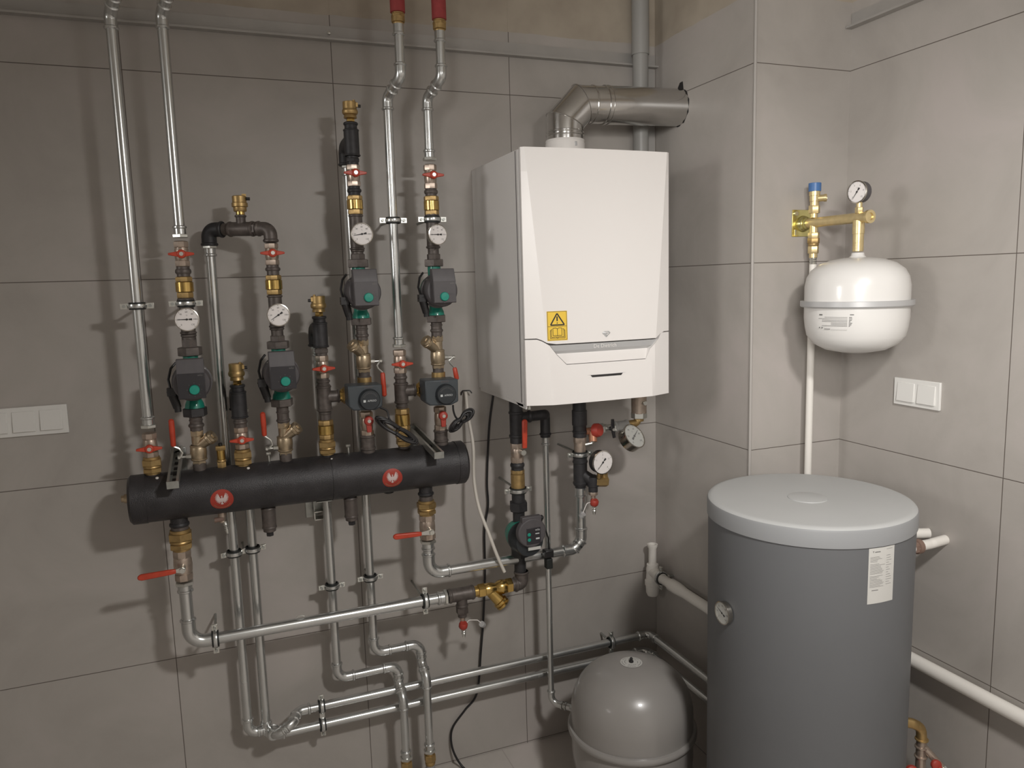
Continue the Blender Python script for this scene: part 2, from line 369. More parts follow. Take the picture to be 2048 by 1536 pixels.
def dial(parent, c, n, r, pang, m_dial='dial', nums=('0', '20', '40', '60', '80', '100', '120'), case='case', depth=0.02, up=(0, 0, 1), back=None, ptr='ink', rim=0.0022):
    """round gauge head: case, dial, markings, pointer. c = centre of the face, n = outward normal"""
    n = Vector(n).normalized(); c = Vector(c); ex = Vector(up).cross(n).normalized(); ey = n.cross(ex)
    g = G(); g.lathe([(r*0.55, -depth), (r*0.96, -depth*0.95), (r*0.97, -0.003), (r, -0.002), (r, 0.001), (r-rim, 0.0015), (r-rim, -0.001)], c, n, 40, cap=False)
    g.lathe([(r*0.55, -depth-0.0001), (0.0, -depth)], c, n, 20, cap=False)
    build(g, 'case', back or case, parent)
    if back: build(G().lathe([(r+0.0004, -0.003), (r+0.0006, 0.0012), (r-rim, 0.0018), (r-rim, -0.0008)], c, n, 40, cap=False), 'bezel', case, parent)
    d = build(G().lathe([(r-rim*0.9, -0.0012), (0.0, -0.0011)], c, n, 40, cap=False), 'dial_face', m_dial, parent)
    g = G()
    for i in range(len(nums)*2-1):
        a = math.radians(225-270*i/(len(nums)*2-2)); l0 = 0.80 if i % 2 == 0 else 0.86
        e = ex*math.cos(a)+ey*math.sin(a); s = n.cross(e); p = c-n*0.0008; w = r*0.014
        g.add([p+e*r*l0-s*w, p+e*r*0.90-s*w, p+e*r*0.90+s*w, p+e*r*l0+s*w], [[0, 1, 2, 3]])
        if i % 2 == 0:
            v, f = text2d(nums[i//2], r*0.2); q = p+e*r*0.64; g.plane2d(v, f, q, ex, ey)
    v, f = text2d('°C' if case != 'bar' else 'bar', r*0.14); g.plane2d(v, f, c-n*0.0008+ey*r*0.35, ex, ey)
    build(g, 'scale', 'inkg', d)
    a = math.radians(pang); e = ex*math.cos(a)+ey*math.sin(a); s = n.cross(e); p = c+n*0.0004
    g = G(); w = r*0.03
    g.add([p-e*r*0.12-s*w*1.6, p+e*r*0.78-s*w*0.5, p+e*r*0.78+s*w*0.5, p-e*r*0.12+s*w*1.6], [[0, 1, 2, 3]])
    g.add([p-e*r*0.42-s*w*3.0, p-e*r*0.16-s*w*1.8, p-e*r*0.16+s*w*1.8, p-e*r*0.42+s*w*3.0], [[0, 1, 2, 3]])
    g.lathe([(r*0.09, 0.0002), (0, 0.0004)], p, n, 16, cap=False)
    build(g, 'pointer', ptr, parent)
def thermometer(c, u, v, r, pang, label, y=-0.265, n=(0, -1, 0.02)):
    X = CX[c] if isinstance(c, str) else c; p = PY(u, v, y)
    t = thing('thermometer', label, 'thermometer', (p.x, YM, p.z), 'round dial thermometers')
    build(G().cyl((X, YM-0.02, p.z), (p.x, y+0.014, p.z), 0.009, seg=16), 'stem', 'nickel', t)
    dial(t, p, n, r, pang); return t
def tee(c, v0, v1, label, m='iron', r=0.021, Y=YM, front=True):
    X = CX[c] if isinstance(c, str) else c
    t = thing('tee_fitting', label, 'pipe fitting', (X, Y, zc(X, Y, v1)), 'threaded iron tees')
    stack(t, X, Y, [('body', m, 'c', v0, v1, r), ('body', m, 'r', v0, v0+5, r+0.003), ('body', m, 'r', v1-5, v1, r+0.003)], m)
    if front:
        z = zc(X, Y, (v0+v1)/2); build(G().cyl((X, Y, z), (X, Y-0.032, z), 0.015, seg=20), 'front_outlet', m, t)
    return t
def clamp(p, label, r=0.0175, along='z', wall=True, lug=0.019, rodw=(0, 1, 0), wdist=None, w=0.020):
    """rubber lined split clamp round a pipe, held by a threaded rod to the wall"""
    p = Vector(p); ax = Vector((0, 0, 1)) if along == 'z' else Vector(along).normalized(); rw = Vector(rodw)
    side = ax.cross(rw).normalized()
    t = thing('pipe_clamp', label, 'pipe clamp', p+rw*(wdist if wdist else -p.y), 'rubber lined pipe clamps')
    build(G().lathe([(r, -w/2), (r+0.004, -w/2), (r+0.004, w/2), (r, w/2)], p, ax, 28, cap=False), 'rubber_lining', 'rubber', t)
    build(G().lathe([(r+0.0042, -w*0.32), (r+0.0075, -w*0.25), (r+0.0085, 0), (r+0.0075, w*0.25), (r+0.0042, w*0.32)], p, ax, 28, cap=False), 'band', 'zinc', t)
    for sd in (-1, 1):
        q = p+side*sd*(r+0.006+lug/2)
        rot = Matrix((side, rw, ax)).transposed()
        lg_ = build(G().box(q, (lug, 0.0075, w*0.8), rot), 'lug', 'nut', t, 0.0006)
        build(G().cyl(q-rw*0.009, q+rw*0.006, 0.0045, seg=10), 'lug_screw', 'zincd', lg_)
    if wall:
        d = wdist if wdist else -p.y
        build(G().cyl(p+rw*(r+0.006), p+rw*d, 0.004, seg=10), 'threaded_rod', 'zincd', t)
        build(G().hexa(p+rw*(r+0.007), p+rw*(r+0.016), 0.008), 'nut', 'nut', t)
    return t
def air_vent(X, Y, v0, v1, label, side=1, r=0.0205, big=True):
    t = thing('air_vent', label, 'air vent', (X, Y, zc(X, Y, v1)), 'brass automatic air vents'); h = v1-v0
    if big:
        stack(t, X, Y, [('head', 'brassd', 'c', v0, v0+h*0.36, r), ('head', 'brassd', 'r', v0+h*0.34, v0+h*0.58, r*1.13), ('head', 'brassd', 'c', v0+h*0.56, v0+h*0.76, r*0.95, r*0.85),
                        ('neck', 'brass', 'h', v0+h*0.76, v0+h*0.93, r*0.62), ('neck', 'brass', 'c', v0+h*0.92, v1, r*0.66)], 'brassd')
        z = zc(X, Y, v0+h*0.2)
        build(G().cyl((X+side*r*0.55, Y-0.008, z+0.010), (X+side*r*0.55, Y-0.008, z+0.017), 0.004, seg=10).box((X+side*r*0.85, Y-0.008, z+0.003), (0.010, 0.008, 0.012)), 'outlet', 'brassd', t)
        build(G().cyl((X+side*(r+0.002), Y-0.008, z), (X+side*(r+0.010), Y-0.008, z), 0.0045, seg=12), 'cap', 'black', t)
    else:
        stack(t, X, Y, [('cap', 'black', 'c', v0, v0+6, 0.0055), ('head', 'brassd', 'h', v0+5, v0+14, 0.0155), ('body', 'brass', 'c', v0+13, v0+33, 0.0115),
                        ('base', 'brassd', 'r', v0+33, v0+38, 0.0135), ('base', 'brassd', 'h', v0+37, v1, 0.0135)], 'brassd')
    return t
def strainer(c, v0, v1, label, side, cap_uv, stem_v, lever):
    """combined Y strainer and ball valve; side = side the branch goes to; lever = list of image points of the lever"""
    X = CX[c]; t = thing('strainer_valve', label, 'valve', (X, YM, zc(X, YM, v1)), 'strainer valves with red levers'); h = v1-v0
    stack(t, X, YM, [('body', 'valvey', 'h', v0, v0+12, 0.0195), ('body', 'valvey', 'c', v0+10, v1-8, 0.0165), ('body', 'valvey', 'b', v1-38, v1-8, 0.0235),
                     ('body', 'valvey', 'r', v1-38, v1-33, 0.0228), ('body', 'valvey', 'r', v1-12, v1-7, 0.0228), ('body', 'valvey', 'h', v1-8, v1, 0.0195)], 'valvey')
    a = Vector((X, YM-0.004, zc(X, YM, v1-34))); b = PY(*cap_uv, YM-0.02); d = (b-a).normalized()
    g = G(); g.cyl(a, b-d*0.004, 0.0125, 0.0175, 24); build(g, 'strainer_branch', 'valvey', t)
    g = G(); L = (b-a).length
    g.lathe([(0.0175, L-0.014), (0.0195, L-0.012), (0.0195, L-0.006), (0.0172, L-0.004), (0.0195, L-0.002), (0.0185, L+0.005), (0.011, L+0.006)], a, d, 24); g.hexa(b+d*0.004, b+d*0.009, 0.010)
    build(g, 'strainer_cap', 'valvey', t)
    s = -side; z = zc(X, YM, stem_v); g = G()
    g.cyl((X+s*0.012, YM, z), (X+s*0.034, YM, z), 0.010, 0.007, 16); g.cyl((X+s*0.03, YM, z), (X+s*0.055, YM, z), 0.0035, seg=10); build(g, 'stem', 'nut', t)
    build(G().hexa((X+s*0.050, YM, z), (X+s*0.057, YM, z), 0.0065), 'stem_nut', 'nut', t)
    yl = YM-0.006; P = [Vector((X+s*0.050, yl, z))] + [PY(u, v, yl) for u, v in lever]
    lv = G(); lv.tube(P[:-1], 0.0032, 8); lo = build(lv, 'lever', 'nut', t)
    e = P[-1]; st = P[-2]; dd = (e-st).normalized(); w = Vector((0, 1, 0)); n = dd.cross(w)
    g = G(); g.lathe([(0.005, 0), (0.0072, 0.004), (0.0080, (e-st).length*0.6), (0.0076, (e-st).length-0.004), (0.003, (e-st).length)], st, dd, 14)
    build(g, 'lever_grip', 'red', lo)
    return t
def pump(c, vn0, vn1, vb, vp, vp1, vl0, vl1, uk, vk, label, lit_grey=False):
    X = CX[c]; Y = YM
    t = thing('circulation_pump', label, 'pump', (X, Y, zc(X, Y, vl1)), 'small circulation pumps with teal knobs')
    stack(t, X, Y, [('union_nut', 'iron', 'h', vn0, vn1, 0.0335, 0.25)], 'iron'); stack(t, X, Y, [('union_nut', 'blackiron' if c == 'C2' else 'iron', 'h', vl0, vl1, 0.0335, 0.25)], 'iron')
    zt, zb = zc(X, Y, vn1), zc(X, Y, vl0); zp, zq = zc(X, Y-0.11, vp), zc(X, Y-0.11, vp1); zx = zc(X, Y-0.10, vb); zk = (zp+zq)/2+0.004
    g = G(); g.cyl((X, Y, zb-0.002), (X, Y, zt+0.002), 0.0205, seg=24)
    g.lathe([(0.027, 0), (0.025, 0.012), (0.0205, 0.022)], (X, Y, zb), (0, 0, 1), 24)
    g.lathe([(0.034, 0.030), (0.044, 0.022), (0.050, 0.002), (0.051, -0.018), (0.046, -0.026)], (X, Y, zk), (0, 1, 0), 32)
    build(g, 'volute', 'green', t)
    g = G()
    g.lathe([(0.053, 0.022), (0.054, 0.026), (0.054, 0.034), (0.049, 0.036)], (X, Y, zk), (0, -1, 0), 36)
    for a in (45, 135, 225, 315):
        pass
    build(g, 'flange', 'pgrey', t)
    g = G()
    for a in (45, 135, 225, 315):
        q = Vector((X+0.048*math.cos(math.radians(a)), Y-0.036, zk+0.048*math.sin(math.radians(a)))); g.cyl(q, q-Vector((0, 0.006, 0)), 0.004, seg=8)
    build(g, 'flange_screw', 'nut', t)
    build(G().lathe([(0.050, 0.034), (0.050, 0.078), (0.046, 0.084), (0.030, 0.085)], (X, Y, zk), (0, -1, 0), 36), 'motor_housing', 'pgrey', t)
    w = 0.0355; y0 = Y-0.074; yf = Y-0.112
    prof = [(y0, zx), (yf+0.014, zx), (yf, zp), (yf, zq), (y0, zq)]
    build(G().prism([(X-w, a, b) for a, b in prof], (1, 0, 0), 2*w), 'terminal_box', 'pgrey', t, 0.002)
    pn = build(G().prism([(X-w+0.001, yf, zp-0.001), (X+w-0.001, yf, zp-0.001), (X+w-0.001, yf, zq+0.002), (X-w+0.001, yf, zq+0.002)], (0, -1, 0), 0.0022), 'control_panel', 'panel' if not lit_grey else 'pgrey', t, 0.0008)  # lit panels are coloured grey in place of black
    kp = PY(uk, vk, yf-0.008); kz = kp.z
    build(G().lathe([(0.0135, 0), (0.0135, 0.006), (0.012, 0.0085), (0.0, 0.009)], (kp.x, yf-0.002, kz), (0, -1, 0), 28, cap=False), 'speed_knob', 'knob', t)
    g = G(); n = (0, -1, 0)
    for k in range(8):
        a = math.radians(90+45*k); q = Vector((kp.x+0.0185*math.cos(a), yf-0.0024, kz+0.0185*math.sin(a))); g.add([q+Vector((x, 0, z)) for x, z in ((-.0008, -.0008), (.0008, -.0008), (.0008, .0008), (-.0008, .0008))], [[0, 1, 2, 3]])
    v, f = text2d('wilo', 0.008); g.plane2d(v, f, (X+w-0.012, yf-0.0024, zp-0.007), (1, 0, 0), (0, 0, 1))
    build(g, 'panel_print', 'inkg', pn)
    g = G(); xl = X-w-0.010; zl = zq+0.004
    g.cyl((xl-0.010, Y-0.045, zl+0.016), (xl+0.002, Y-0.045, zl-0.034), 0.0135, 0.011, 14); g.box((xl-0.010, Y-0.045, zl+0.012), (0.022, 0.026, 0.022)); g.tube([(xl+0.002, Y-0.045, zl-0.03), (xl+0.003, Y-0.045, zl-0.046)], 0.009, 12)
    g.tube([(xl-0.012, Y-0.04, zl+0.02), (xl-0.016, Y-0.03, zl+0.045), (xl-0.008, Y-0.02, zl+0.075), (xl+0.006, Y-0.01, zl+0.09)], 0.0035, 8)
    build(g, 'cable_plug', 'black', t)
    return t

# ================================================================== ROOM
XC, DC, XR = 1.178, -0.566, 1.5496
HC = 2.95
struct(G().box((-0.9, 0.05, HC/2), (4.4, 0.1, HC)), 'wall_back', 'tile_back')
struct(G().add([(XC, 0, 0), (XC, DC, 0), (XC, DC, HC), (XC, 0, HC), (XC+.05, 0, 0), (XC+.05, DC+.05, 0), (XC+.05, DC+.05, HC), (XC+.05, 0, HC)],
      [[0, 1, 2, 3], [4, 5, 6, 7], [0, 1, 5, 4], [3, 2, 6, 7], [0, 3, 7, 4], [1, 2, 6, 5]]), 'wall_chimney_side', 'tile_chs')
struct(G().box(((XC+0.002+XR+0.04)/2, DC+0.05, HC/2), (XR+0.04-XC-0.002, 0.1, HC)), 'wall_chimney_front', 'tile_chf')
struct(G().box((XR+0.05, -2.0, HC/2), (0.1, 4.2, HC)), 'wall_right', 'tile_right')
struct(G().box((-3.1, -2.0, HC/2), (0.1, 4.2, HC)), 'wall_left', 'paint')
struct(G().box((-0.8, -4.15, HC/2), (4.8, 0.1, HC)), 'wall_front', 'paint')
struct(G().box((-0.8, -2.0, -0.05), (4.8, 4.4, 0.1)), 'floor', 'tile_floor')
struct(G().box((-0.8, -2.0, HC+0.05), (4.8, 4.4, 0.1)), 'ceiling', 'paint')
struct(G().box((XC-0.0005, DC-0.0005, HC/2), (0.009, 0.009, HC)), 'trim_1', 'edge', 0.003)
# perimeter profile of the suspended ceiling (upright leg on the tiles, narrow shelf, small lip)
def profile(p0, p1, out, name):
    p0 = Vector(p0); p1 = Vector(p1); o = Vector(out); d = p1-p0; z = Vector((0, 0, 1))
    sec = [(0, 0), (0.026, 0), (0.026, 0.006), (0.0245, 0.006), (0.0245, 0.0015), (0.0015, 0.0015), (0.0015, 0.047), (0, 0.047)]
    struct(G().prism([p0+o*a+z*b for a, b in sec], d.normalized(), d.length), name, 'trim')
profile((-3.04, -0.001, 2.530), (XC-0.001, -0.001, 2.530), (0, -1, 0), 'trim_2')
profile((XR-0.001, -4.05, 2.532), (XR-0.001, DC-0.002, 2.532), (-1, 0, 0), 'trim_3')
t = thing('profile_screw', 'small round screw head in the ceiling profile above the tallest brass vent', 'screw', (-0.004, -0.002, 2.555))
build(G().lathe([(0.006, 0), (0.0055, 0.003), (0.003, 0.005), (0, 0.0052)], (-0.004, -0.0027, 2.556), (0, -1, 0), 14, cap=False), 'screw_head', 'nut', t)
# the bulb above and behind the camera; housings added for the left and rear fill spots
t = thing('ceiling_lamp', 'flat round lamp hanging from the ceiling near the camera', 'lamp', (LAMP.x, LAMP.y, HC))
build(G().cyl((LAMP.x, LAMP.y, HC), (LAMP.x, LAMP.y, LAMP.z+0.13), 0.004, seg=8), 'flex', 'black', t)
build(G().lathe([(0.02, 0.14), (0.03, 0.12), (0.02, 0.119)], LAMP, (0, 0, 1), 24), 'holder', 'white', t)
for nm, P, A in (('left', SPL, Vector((1.4, -0.5, 1.8))), ('rear', SPR, Vector((1.5, -0.6, 2.0)))):
    d = (A-P).normalized(); t = thing('fill_spot', 'white housing added for the fill spot on the unseen '+nm+' side of the room, aimed at the corner', 'lamp', P-d*0.12)
    build(G().lathe([(0.04, -0.16), (0.075, -0.03), (0.08, 0.0-0.02), (0.072, -0.02), (0.04, -0.12)], P, d, 24, cap=False), 'reflector', 'white', t)
    q = P-d*0.14; e = Vector((-3.05, q.y, q.z)) if nm == 'left' else Vector((q.x, -4.1, q.z)); build(G().cyl(q, e, 0.012), 'arm', 'white', t)

# ================================================================== MANIFOLD
X0, X1 = -0.668, 0.330
t = thing('distribution_manifold', 'thick horizontal black jacketed manifold cylinder under the pump lines', 'manifold', ((X0+X1)/2, YM, MZ))
build(G().lathe([(MR, X0+0.045), (MR, -0.105)], (0, YM, MZ), (1, 0, 0), 64).lathe([(MR, -0.062), (MR, X1-0.032)], (0, YM, MZ), (1, 0, 0), 64), 'jacket', 'insul', t)
build(G().lathe([(MR*0.55, X0), (MR-0.006, X0+0.001), (MR+0.0015, X0+0.008), (MR+0.0018, X0+0.046)], (0, YM, MZ), (1, 0, 0), 64), 'end_cap', 'insul', t)
build(G().lathe([(MR+0.0018, X1-0.034), (MR+0.0015, X1-0.008), (MR-0.005, X1-0.001), (MR*0.55, X1)], (0, YM, MZ), (1, 0, 0), 64), 'end_cap', 'insul', t)
build(G().lathe([(MR+0.0022, -0.106), (MR+0.0024, -0.1), (MR+0.0024, -0.067), (MR+0.0022, -0.061)], (0, YM, MZ), (1, 0, 0), 64), 'middle_band', 'insul', t)
build(G().cyl((X0+0.002, YM, MZ+0.006), (X0-0.012, YM, MZ+0.006), 0.013, seg=16).hexa((X0-0.012, YM, MZ+0.006), (X0-0.020, YM, MZ+0.006), 0.010), 'end_plug', 'valvey', t)
def on_man(x, a, r=MR): return Vector((x, YM-r*math.cos(a), MZ+r*math.sin(a)))
ms = G()
for x in (CX['C1']+0.012, CX['C4']+0.012, CX['C6']+0.008): ms.lathe([(0.0045, -0.001), (0.004, 0.002), (0, 0.003)], on_man(x, 1.12), (0, -math.cos(1.12), math.sin(1.12)), 12, cap=False)
build(ms, 'pin', 'white', t)
g = G()
for u in (537, 697):
    p = PY(u, 905, YM+0.01); g.cyl((p.x, YM+0.01, MZ+MR-0.004), (p.x, YM+0.01, MZ+MR+0.020), 0.0035, seg=10).hexa((p.x, YM+0.01, MZ+MR+0.018), (p.x, YM+0.01, MZ+MR+0.026), 0.0075)
build(g, 'lifting_bolt', 'nut', t)
g = G(); pp = PY(778, 992, YM); g.lathe([(0.016, 0), (0.016, -0.006), (0.010, -0.009)], (pp.x, YM, MZ-MR+0.003), (0, 0, 1), 20); build(g, 'port_cover', 'black', t)
def eagle_sticker(u, v, lab):
    # find the spot on the jacket the sticker sits on
    d = ray(u, v); o = CAM-Vector((0, YM, MZ)); rr = MR+0.0005
    a = d.y**2+d.z**2; b = 2*(o.y*d.y+o.z*d.z); c = o.y**2+o.z**2-rr*rr; k = (-b-math.sqrt(b*b-4*a*c))/(2*a); p = CAM+d*k
    x0 = p.x; a0 = math.atan2(p.z-MZ, -(p.y-YM)); R = 0.0315
    def m(x, y, h=0.0): return on_man(x0+x, a0+y/MR, MR+0.0006+h)
    g = G(); n = 40; rings = 6; vs = [m(0, 0)]; fs = []
    for j in range(1, rings+1):
        for i in range(n): A = 2*PI*i/n; vs.append(m(R*j/rings*math.cos(A), R*j/rings*math.sin(A)))
    for i in range(n): fs.append([0, 1+i, 1+(i+1) % n])
    for j in range(rings-1):
        for i in range(n): q = 1+j*n; fs.append([q+i, q+n+i, q+n+(i+1) % n, q+(i+1) % n])
    g.add(vs, fs); st = build(g, 'emblem_sticker', 'sticker', t, label=lab)
    g = G(); s = 0.036; dy = 0.002
    def P(pts, h=0.0010): g.add([m(x*s, y*s+dy, h) for x, y in pts], [list(range(len(pts)))])
    P([(-.07, .12), (.07, .12), (.09, -.08), (-.09, -.08)]); P([(-.09, -.08), (.09, -.08), (.06, -.26), (-.06, -.26)]); P([(-.04, .12), (.05, .12), (.05, .24), (-.02, .25)])
    P([(-.03, .22), (.05, .22), (.04, .31), (-.01, .31)]); P([(-.03, .28), (-.11, .26), (-.02, .23)]); P([(-.06, -.27), (.06, -.27), (.12, -.40), (0, -.46), (-.12, -.40)])
    for sg in (1, -1):
        P([(sg*.07, .10), (sg*.20, .16), (sg*.30, .05), (sg*.22, -.10), (sg*.08, -.06)])
        for k, (bx, by_2, tx_, ty_, w) in enumerate(((.17, .12, .30, .50, .05), (.21, .12, .39, .46, .05), (.25, .10, .46, .36, .05), (.27, .06, .50, .23, .05), (.27, .01, .50, .10, .05), (.25, -.04, .47, -.04, .05), (.21, -.08, .41, -.17, .05), (.15, -.08, .32, -.27, .05), (.09, -.08, .22, -.34, .05))):
            dx, dy2 = tx_-bx, ty_-by_2; L = math.hypot(dx, dy2); nx, ny = -dy2/L*w, dx/L*w
            P([(sg*(bx-nx), by_2-ny), (sg*(tx_-nx*.5), ty_-ny*.5), (sg*(tx_+nx*.3), ty_+ny*.3), (sg*(bx+nx), by_2+ny)], 0.0011)
    build(g, 'eagle_emblem', 'eagle', st)
    g = G()
    for i in range(17):
        A = math.radians(-90+(-56+112*i/16)); r = R*0.80; ca, sa = math.cos(A+PI/2), math.sin(A+PI/2); hgt = 0.0036 if (i*5) % 3 else 0.0026
        g.add([m(r*math.cos(A)+x*ca-y*sa, r*math.sin(A)+x*sa+y*ca, 0.0008) for x, y in ((-.0012, -hgt/2), (.0011, -hgt/2), (.0011, hgt/2), (-.0012, hgt/2))], [[0, 1, 2, 3]])
    build(g, 'lettering', 'copper', st)
eagle_sticker(444, 1000, 'round red sticker with white eagle, left one')
eagle_sticker(785, 957, 'round red sticker with white eagle, right one')
# wall brackets
def arm_bracket(dx_, label, X):
    t = thing('wall_bracket', label, 'bracket', (X, -0.002, 1.235), 'cantilever brackets over the manifold')
    build(G().box((X, -0.003, 1.235), (0.045, 0.005, 0.105)), 'wall_plate', 'zincd', t, 0.002)
    a = Vector((X, -0.004, MZ+MR+0.021)); b = Vector((X+dx_, -0.312, MZ+MR-0.018)); d = (b-a).normalized(); s = Vector((1, 0, 0)); s = (s-d*s.dot(d)).normalized(); n = d.cross(s); L = (b-a).length
    rot = Matrix((s, d, n)).transposed(); c = (a+b)/2
    ar = build(G().box(c, (0.030, L, 0.002), rot), 'channel_arm', 'zincd', t)
    for sg in (-1, 1):
        build(G().prism([a+s*sg*0.0150, a+s*sg*0.0150+n*0.020, a+s*sg*0.0085+n*0.020, a+s*sg*0.0085+n*0.018, a+s*sg*0.0130+n*0.018, a+s*sg*0.0130], d, L), 'rail', 'nut', ar)
    for k in range(6): build(G().box(a+d*L*(0.2+0.15*k)+n*0.0012, (0.010, 0.020, 0.0015), rot), 'slot', 'ink', ar)
    build(G().box(b+n*0.010, (0.031, 0.002, 0.021), rot), 'end_plate', 'zincd', t)
    g = G(); g.hexa((X, -0.005, 1.268), (X, -0.012, 1.268), 0.008); g.cyl((X, -0.004, 1.268), (X, -0.0055, 1.268), 0.012); build(g, 'anchor_bolt', 'nut', t)
arm_bracket(-0.004, 'zinc channel bracket lying over the left end of the manifold', -0.540)
arm_bracket(0.012, 'zinc channel bracket lying over the right part of the manifold', 0.198)
t = thing('wall_bracket', 'zinc channel bracket under the middle of the manifold', 'bracket', (-0.128, -0.01, 1.06))
pb = PY(630, 1062, -0.03)
build(G().box((-0.150, -0.003, 1.085), (0.040, 0.005, 0.15)), 'wall_plate', 'zincd', t, 0.001)
g = G()
g.box((-0.130, -0.100, MZ-MR-0.004), (0.046, 0.19, 0.003)); g.box((-0.130, -0.022, 1.075), (0.034, 0.003, 0.075)); g.box((-0.146, -0.032, 1.075), (0.003, 0.022, 0.075)); g.box((-0.114, -0.032, 1.075), (0.003, 0.022, 0.075))
build(g, 'channel_arm', 'zincd', t)
g = G(); g.box((-0.128, -0.03, 1.038), (0.040, 0.040, 0.003)); g.box((-0.128, -0.03, 1.012), (0.040, 0.040, 0.003))
for sx in (-1, 1): g.box((-0.128+sx*0.0185, -0.03, 1.025), (0.003, 0.040, 0.026))
build(g, 'square_foot', 'nut', t)

# ================================================================== TALL PIPES
TOP = 2.93
def tall(c, label, vj, vb, end, sleeve=None, dx=0.026, dy=-0.075):
    X = CX[c]; zj = zc(X, YM, vj); zb = zc(X, YM, vb)
    if sleeve is None:
        return pipe_run(label, [(X+dx, YM+dy, TOP), (X+dx, YM+dy, zj+0.022), (X, YM, zj-0.022), (X, YM, zb)], 0.014, 0.026, ends=(0, end), group='tall galvanised riser pipes')
    xs, ys = X+dx, YM+dy; zs = zc(xs, ys, sleeve)
    t = pipe_run(label, [(xs, ys, zc(xs, ys, sleeve+22)), (xs, ys, zj+0.022), (X, YM, zj-0.022), (X, YM, zb)], 0.014, 0.026, ends=(1, end), group='tall galvanised riser pipes')
    stack(t, xs, ys, [('brass_adapter', 'brassd', 'r', sleeve-1, sleeve+4, 0.018), ('brass_adapter', 'brassd', 'h', sleeve+3, sleeve+9, 0.0205), ('brass_adapter', 'brassd', 'c', sleeve+8, sleeve+19, 0.0195), ('brass_adapter', 'brassd', 'r', sleeve+18, sleeve+24, 0.0165)], 'brassd')
    s = thing('pipe_sleeve', 'red foam sleeve on the '+('left' if c == 'C8' else 'right')+' one of the two pipes at top centre', 'pipe sleeve', (xs, ys, zs), 'red foam pipe sleeves')
    build(G().lathe([(0.017, 0), (0.0215, 0.001), (0.0215, TOP-zs), (0.017, TOP-zs)], (xs, ys, zs), (0, 0, 1), 28), 'foam_tube', 'sleeve', s)
    return t
tall('C1', 'leftmost tall galvanised pipe rising out of the frame', 12, 855, 2)
tall('C2', 'second tall galvanised pipe from the left, ending above a thermometer', 12, 475, 2)
tall('C8', 'tall galvanised pipe with red sleeve on top, left of the two', 180, 694, 2, 26)
tall('C9', 'galvanised pipe with red sleeve on top, right one, beside the boiler', 182, 321, 2, 40)
clamp((CX['C1'], YM, zc(CX['C1'], YM, 612)), 'pipe clamp around the leftmost tall pipe')
clamp((CX['C2'], YM, zc(CX['C2'], YM, 607)), 'pipe clamp just above the leftmost thermometer', 0.0195)
clamp((CX['C8'], YM, zc(CX['C8'], YM, 441)), 'pipe clamp around the left red-sleeved pipe')
clamp((CX['C9'], YM, zc(CX['C9'], YM, 439)), 'pipe clamp just above the rightmost upper thermometer', 0.0205)

# ---- line 1
ball_valve('C1', 865, 915, 893, 'red butterfly valve at the foot of the leftmost tall pipe')
union('C1', 913, 948, 'brass union at the far left end of the manifold', 0.0275)
nipple('C1', [('c', 946, 962, 0.018)], 'iron nipple under the brass union at the far left')
# ---- line 2
ball_valve('C2', 482, 534, 509, 'red butterfly valve at the foot of the second tall pipe')
nipple('C2', [('c', 533, 540, 0.0175), ('r', 538, 548, 0.0215), ('c', 547, 555, 0.0175)], 'iron nipple above the leftmost brass check valve')
check_valve('C2', 553, 564, 584, 597, 'brass check valve above the leftmost thermometer')
tee('C2', 596, 668, 'iron tee carrying the leftmost thermometer', r=0.0195)
nipple('C2', [('c', 664, 678, 0.0175), ('r', 668, 674, 0.021), ('c', 674, 696, 0.0195, 0.0), ('h', 678, 695, 0.0225)], 'iron coupling between the leftmost thermometer and its pump')
thermometer('C2', 373.5, 639, 0.0320, 180, 'leftmost thermometer, its thin pointer level to the left')
pump('C2', 694, 711, 718, 746, 798, 815, 832, 389, 780, 'leftmost pump with black panel and teal knob')
nipple('C2', [('c', 830, 862, 0.0175), ('r', 847, 854, 0.0215), ('r', 838, 842, 0.019)], 'rusty nipple under the leftmost pump')
strainer('C2', 860, 927, 'nickel strainer valve under the leftmost pump', 1, (424, 873), 911, [(365, 906), (358, 897), (347, 893), (342, 838)])
nipple('C2', [('c', 925, 950, 0.0185)], 'rusty nipple entering the manifold left of the small vent')
# ---- small vent
air_vent(CX['C3'], YM, 886, 941, 'smallest brass air vent, black cap, standing directly on the manifold', big=False)
# ---- line 4
def reducing_tee(c, v0, v1, label, vb):
    X = CX[c]; t = thing('tee_fitting', label, 'pipe fitting', (X, YM, zc(X, YM, v1)), 'iron tees with a rear branch'); h = v1-v0
    stack(t, X, YM, [('body', 'blackiron', 'c', v0+2, v0+h*0.25, 0.0185), ('body', 'blackiron', 'r', v0, v0+6, 0.0215), ('body', 'blackiron', 'r', v0+h*0.2, v0+h*0.27, 0.0235),
                     ('body', 'blackiron', 'c', v0+h*0.25, v1, 0.0222), ('body', 'blackiron', 'r', v1-4, v1, 0.0245)], 'blackiron')
    z = zc(X, YM, vb); yb = -0.085
    g = G(); g.tube(fillet([(X, YM, z+0.018), (X-0.004, yb, z+0.012), (X-0.004, yb, z-0.042)], 0.032)[0], 0.0205, 18); bead(g, (X-0.004, yb, z-0.040), (0, 0, 1), 0.0205); build(g, 'rear_branch', 'blackiron', t)
    return t, z-0.042, (X-0.004, yb)
air_vent(CX['C4'], YM, 727, 771, 'brass air vent on the short line left of the middle, lowest of the big ones', 1)
T4, z4b, p4 = reducing_tee('C4', 769, 836, 'dark iron tee under the lowest big air vent', 800)
nipple('C4', [('c', 834, 858, 0.0175), ('r', 841, 847, 0.0205)], 'brown nipple above the red valve between the first two pumps')
ball_valve('C4', 853, 898, 876, 'red butterfly valve on the manifold below the lowest big vent')
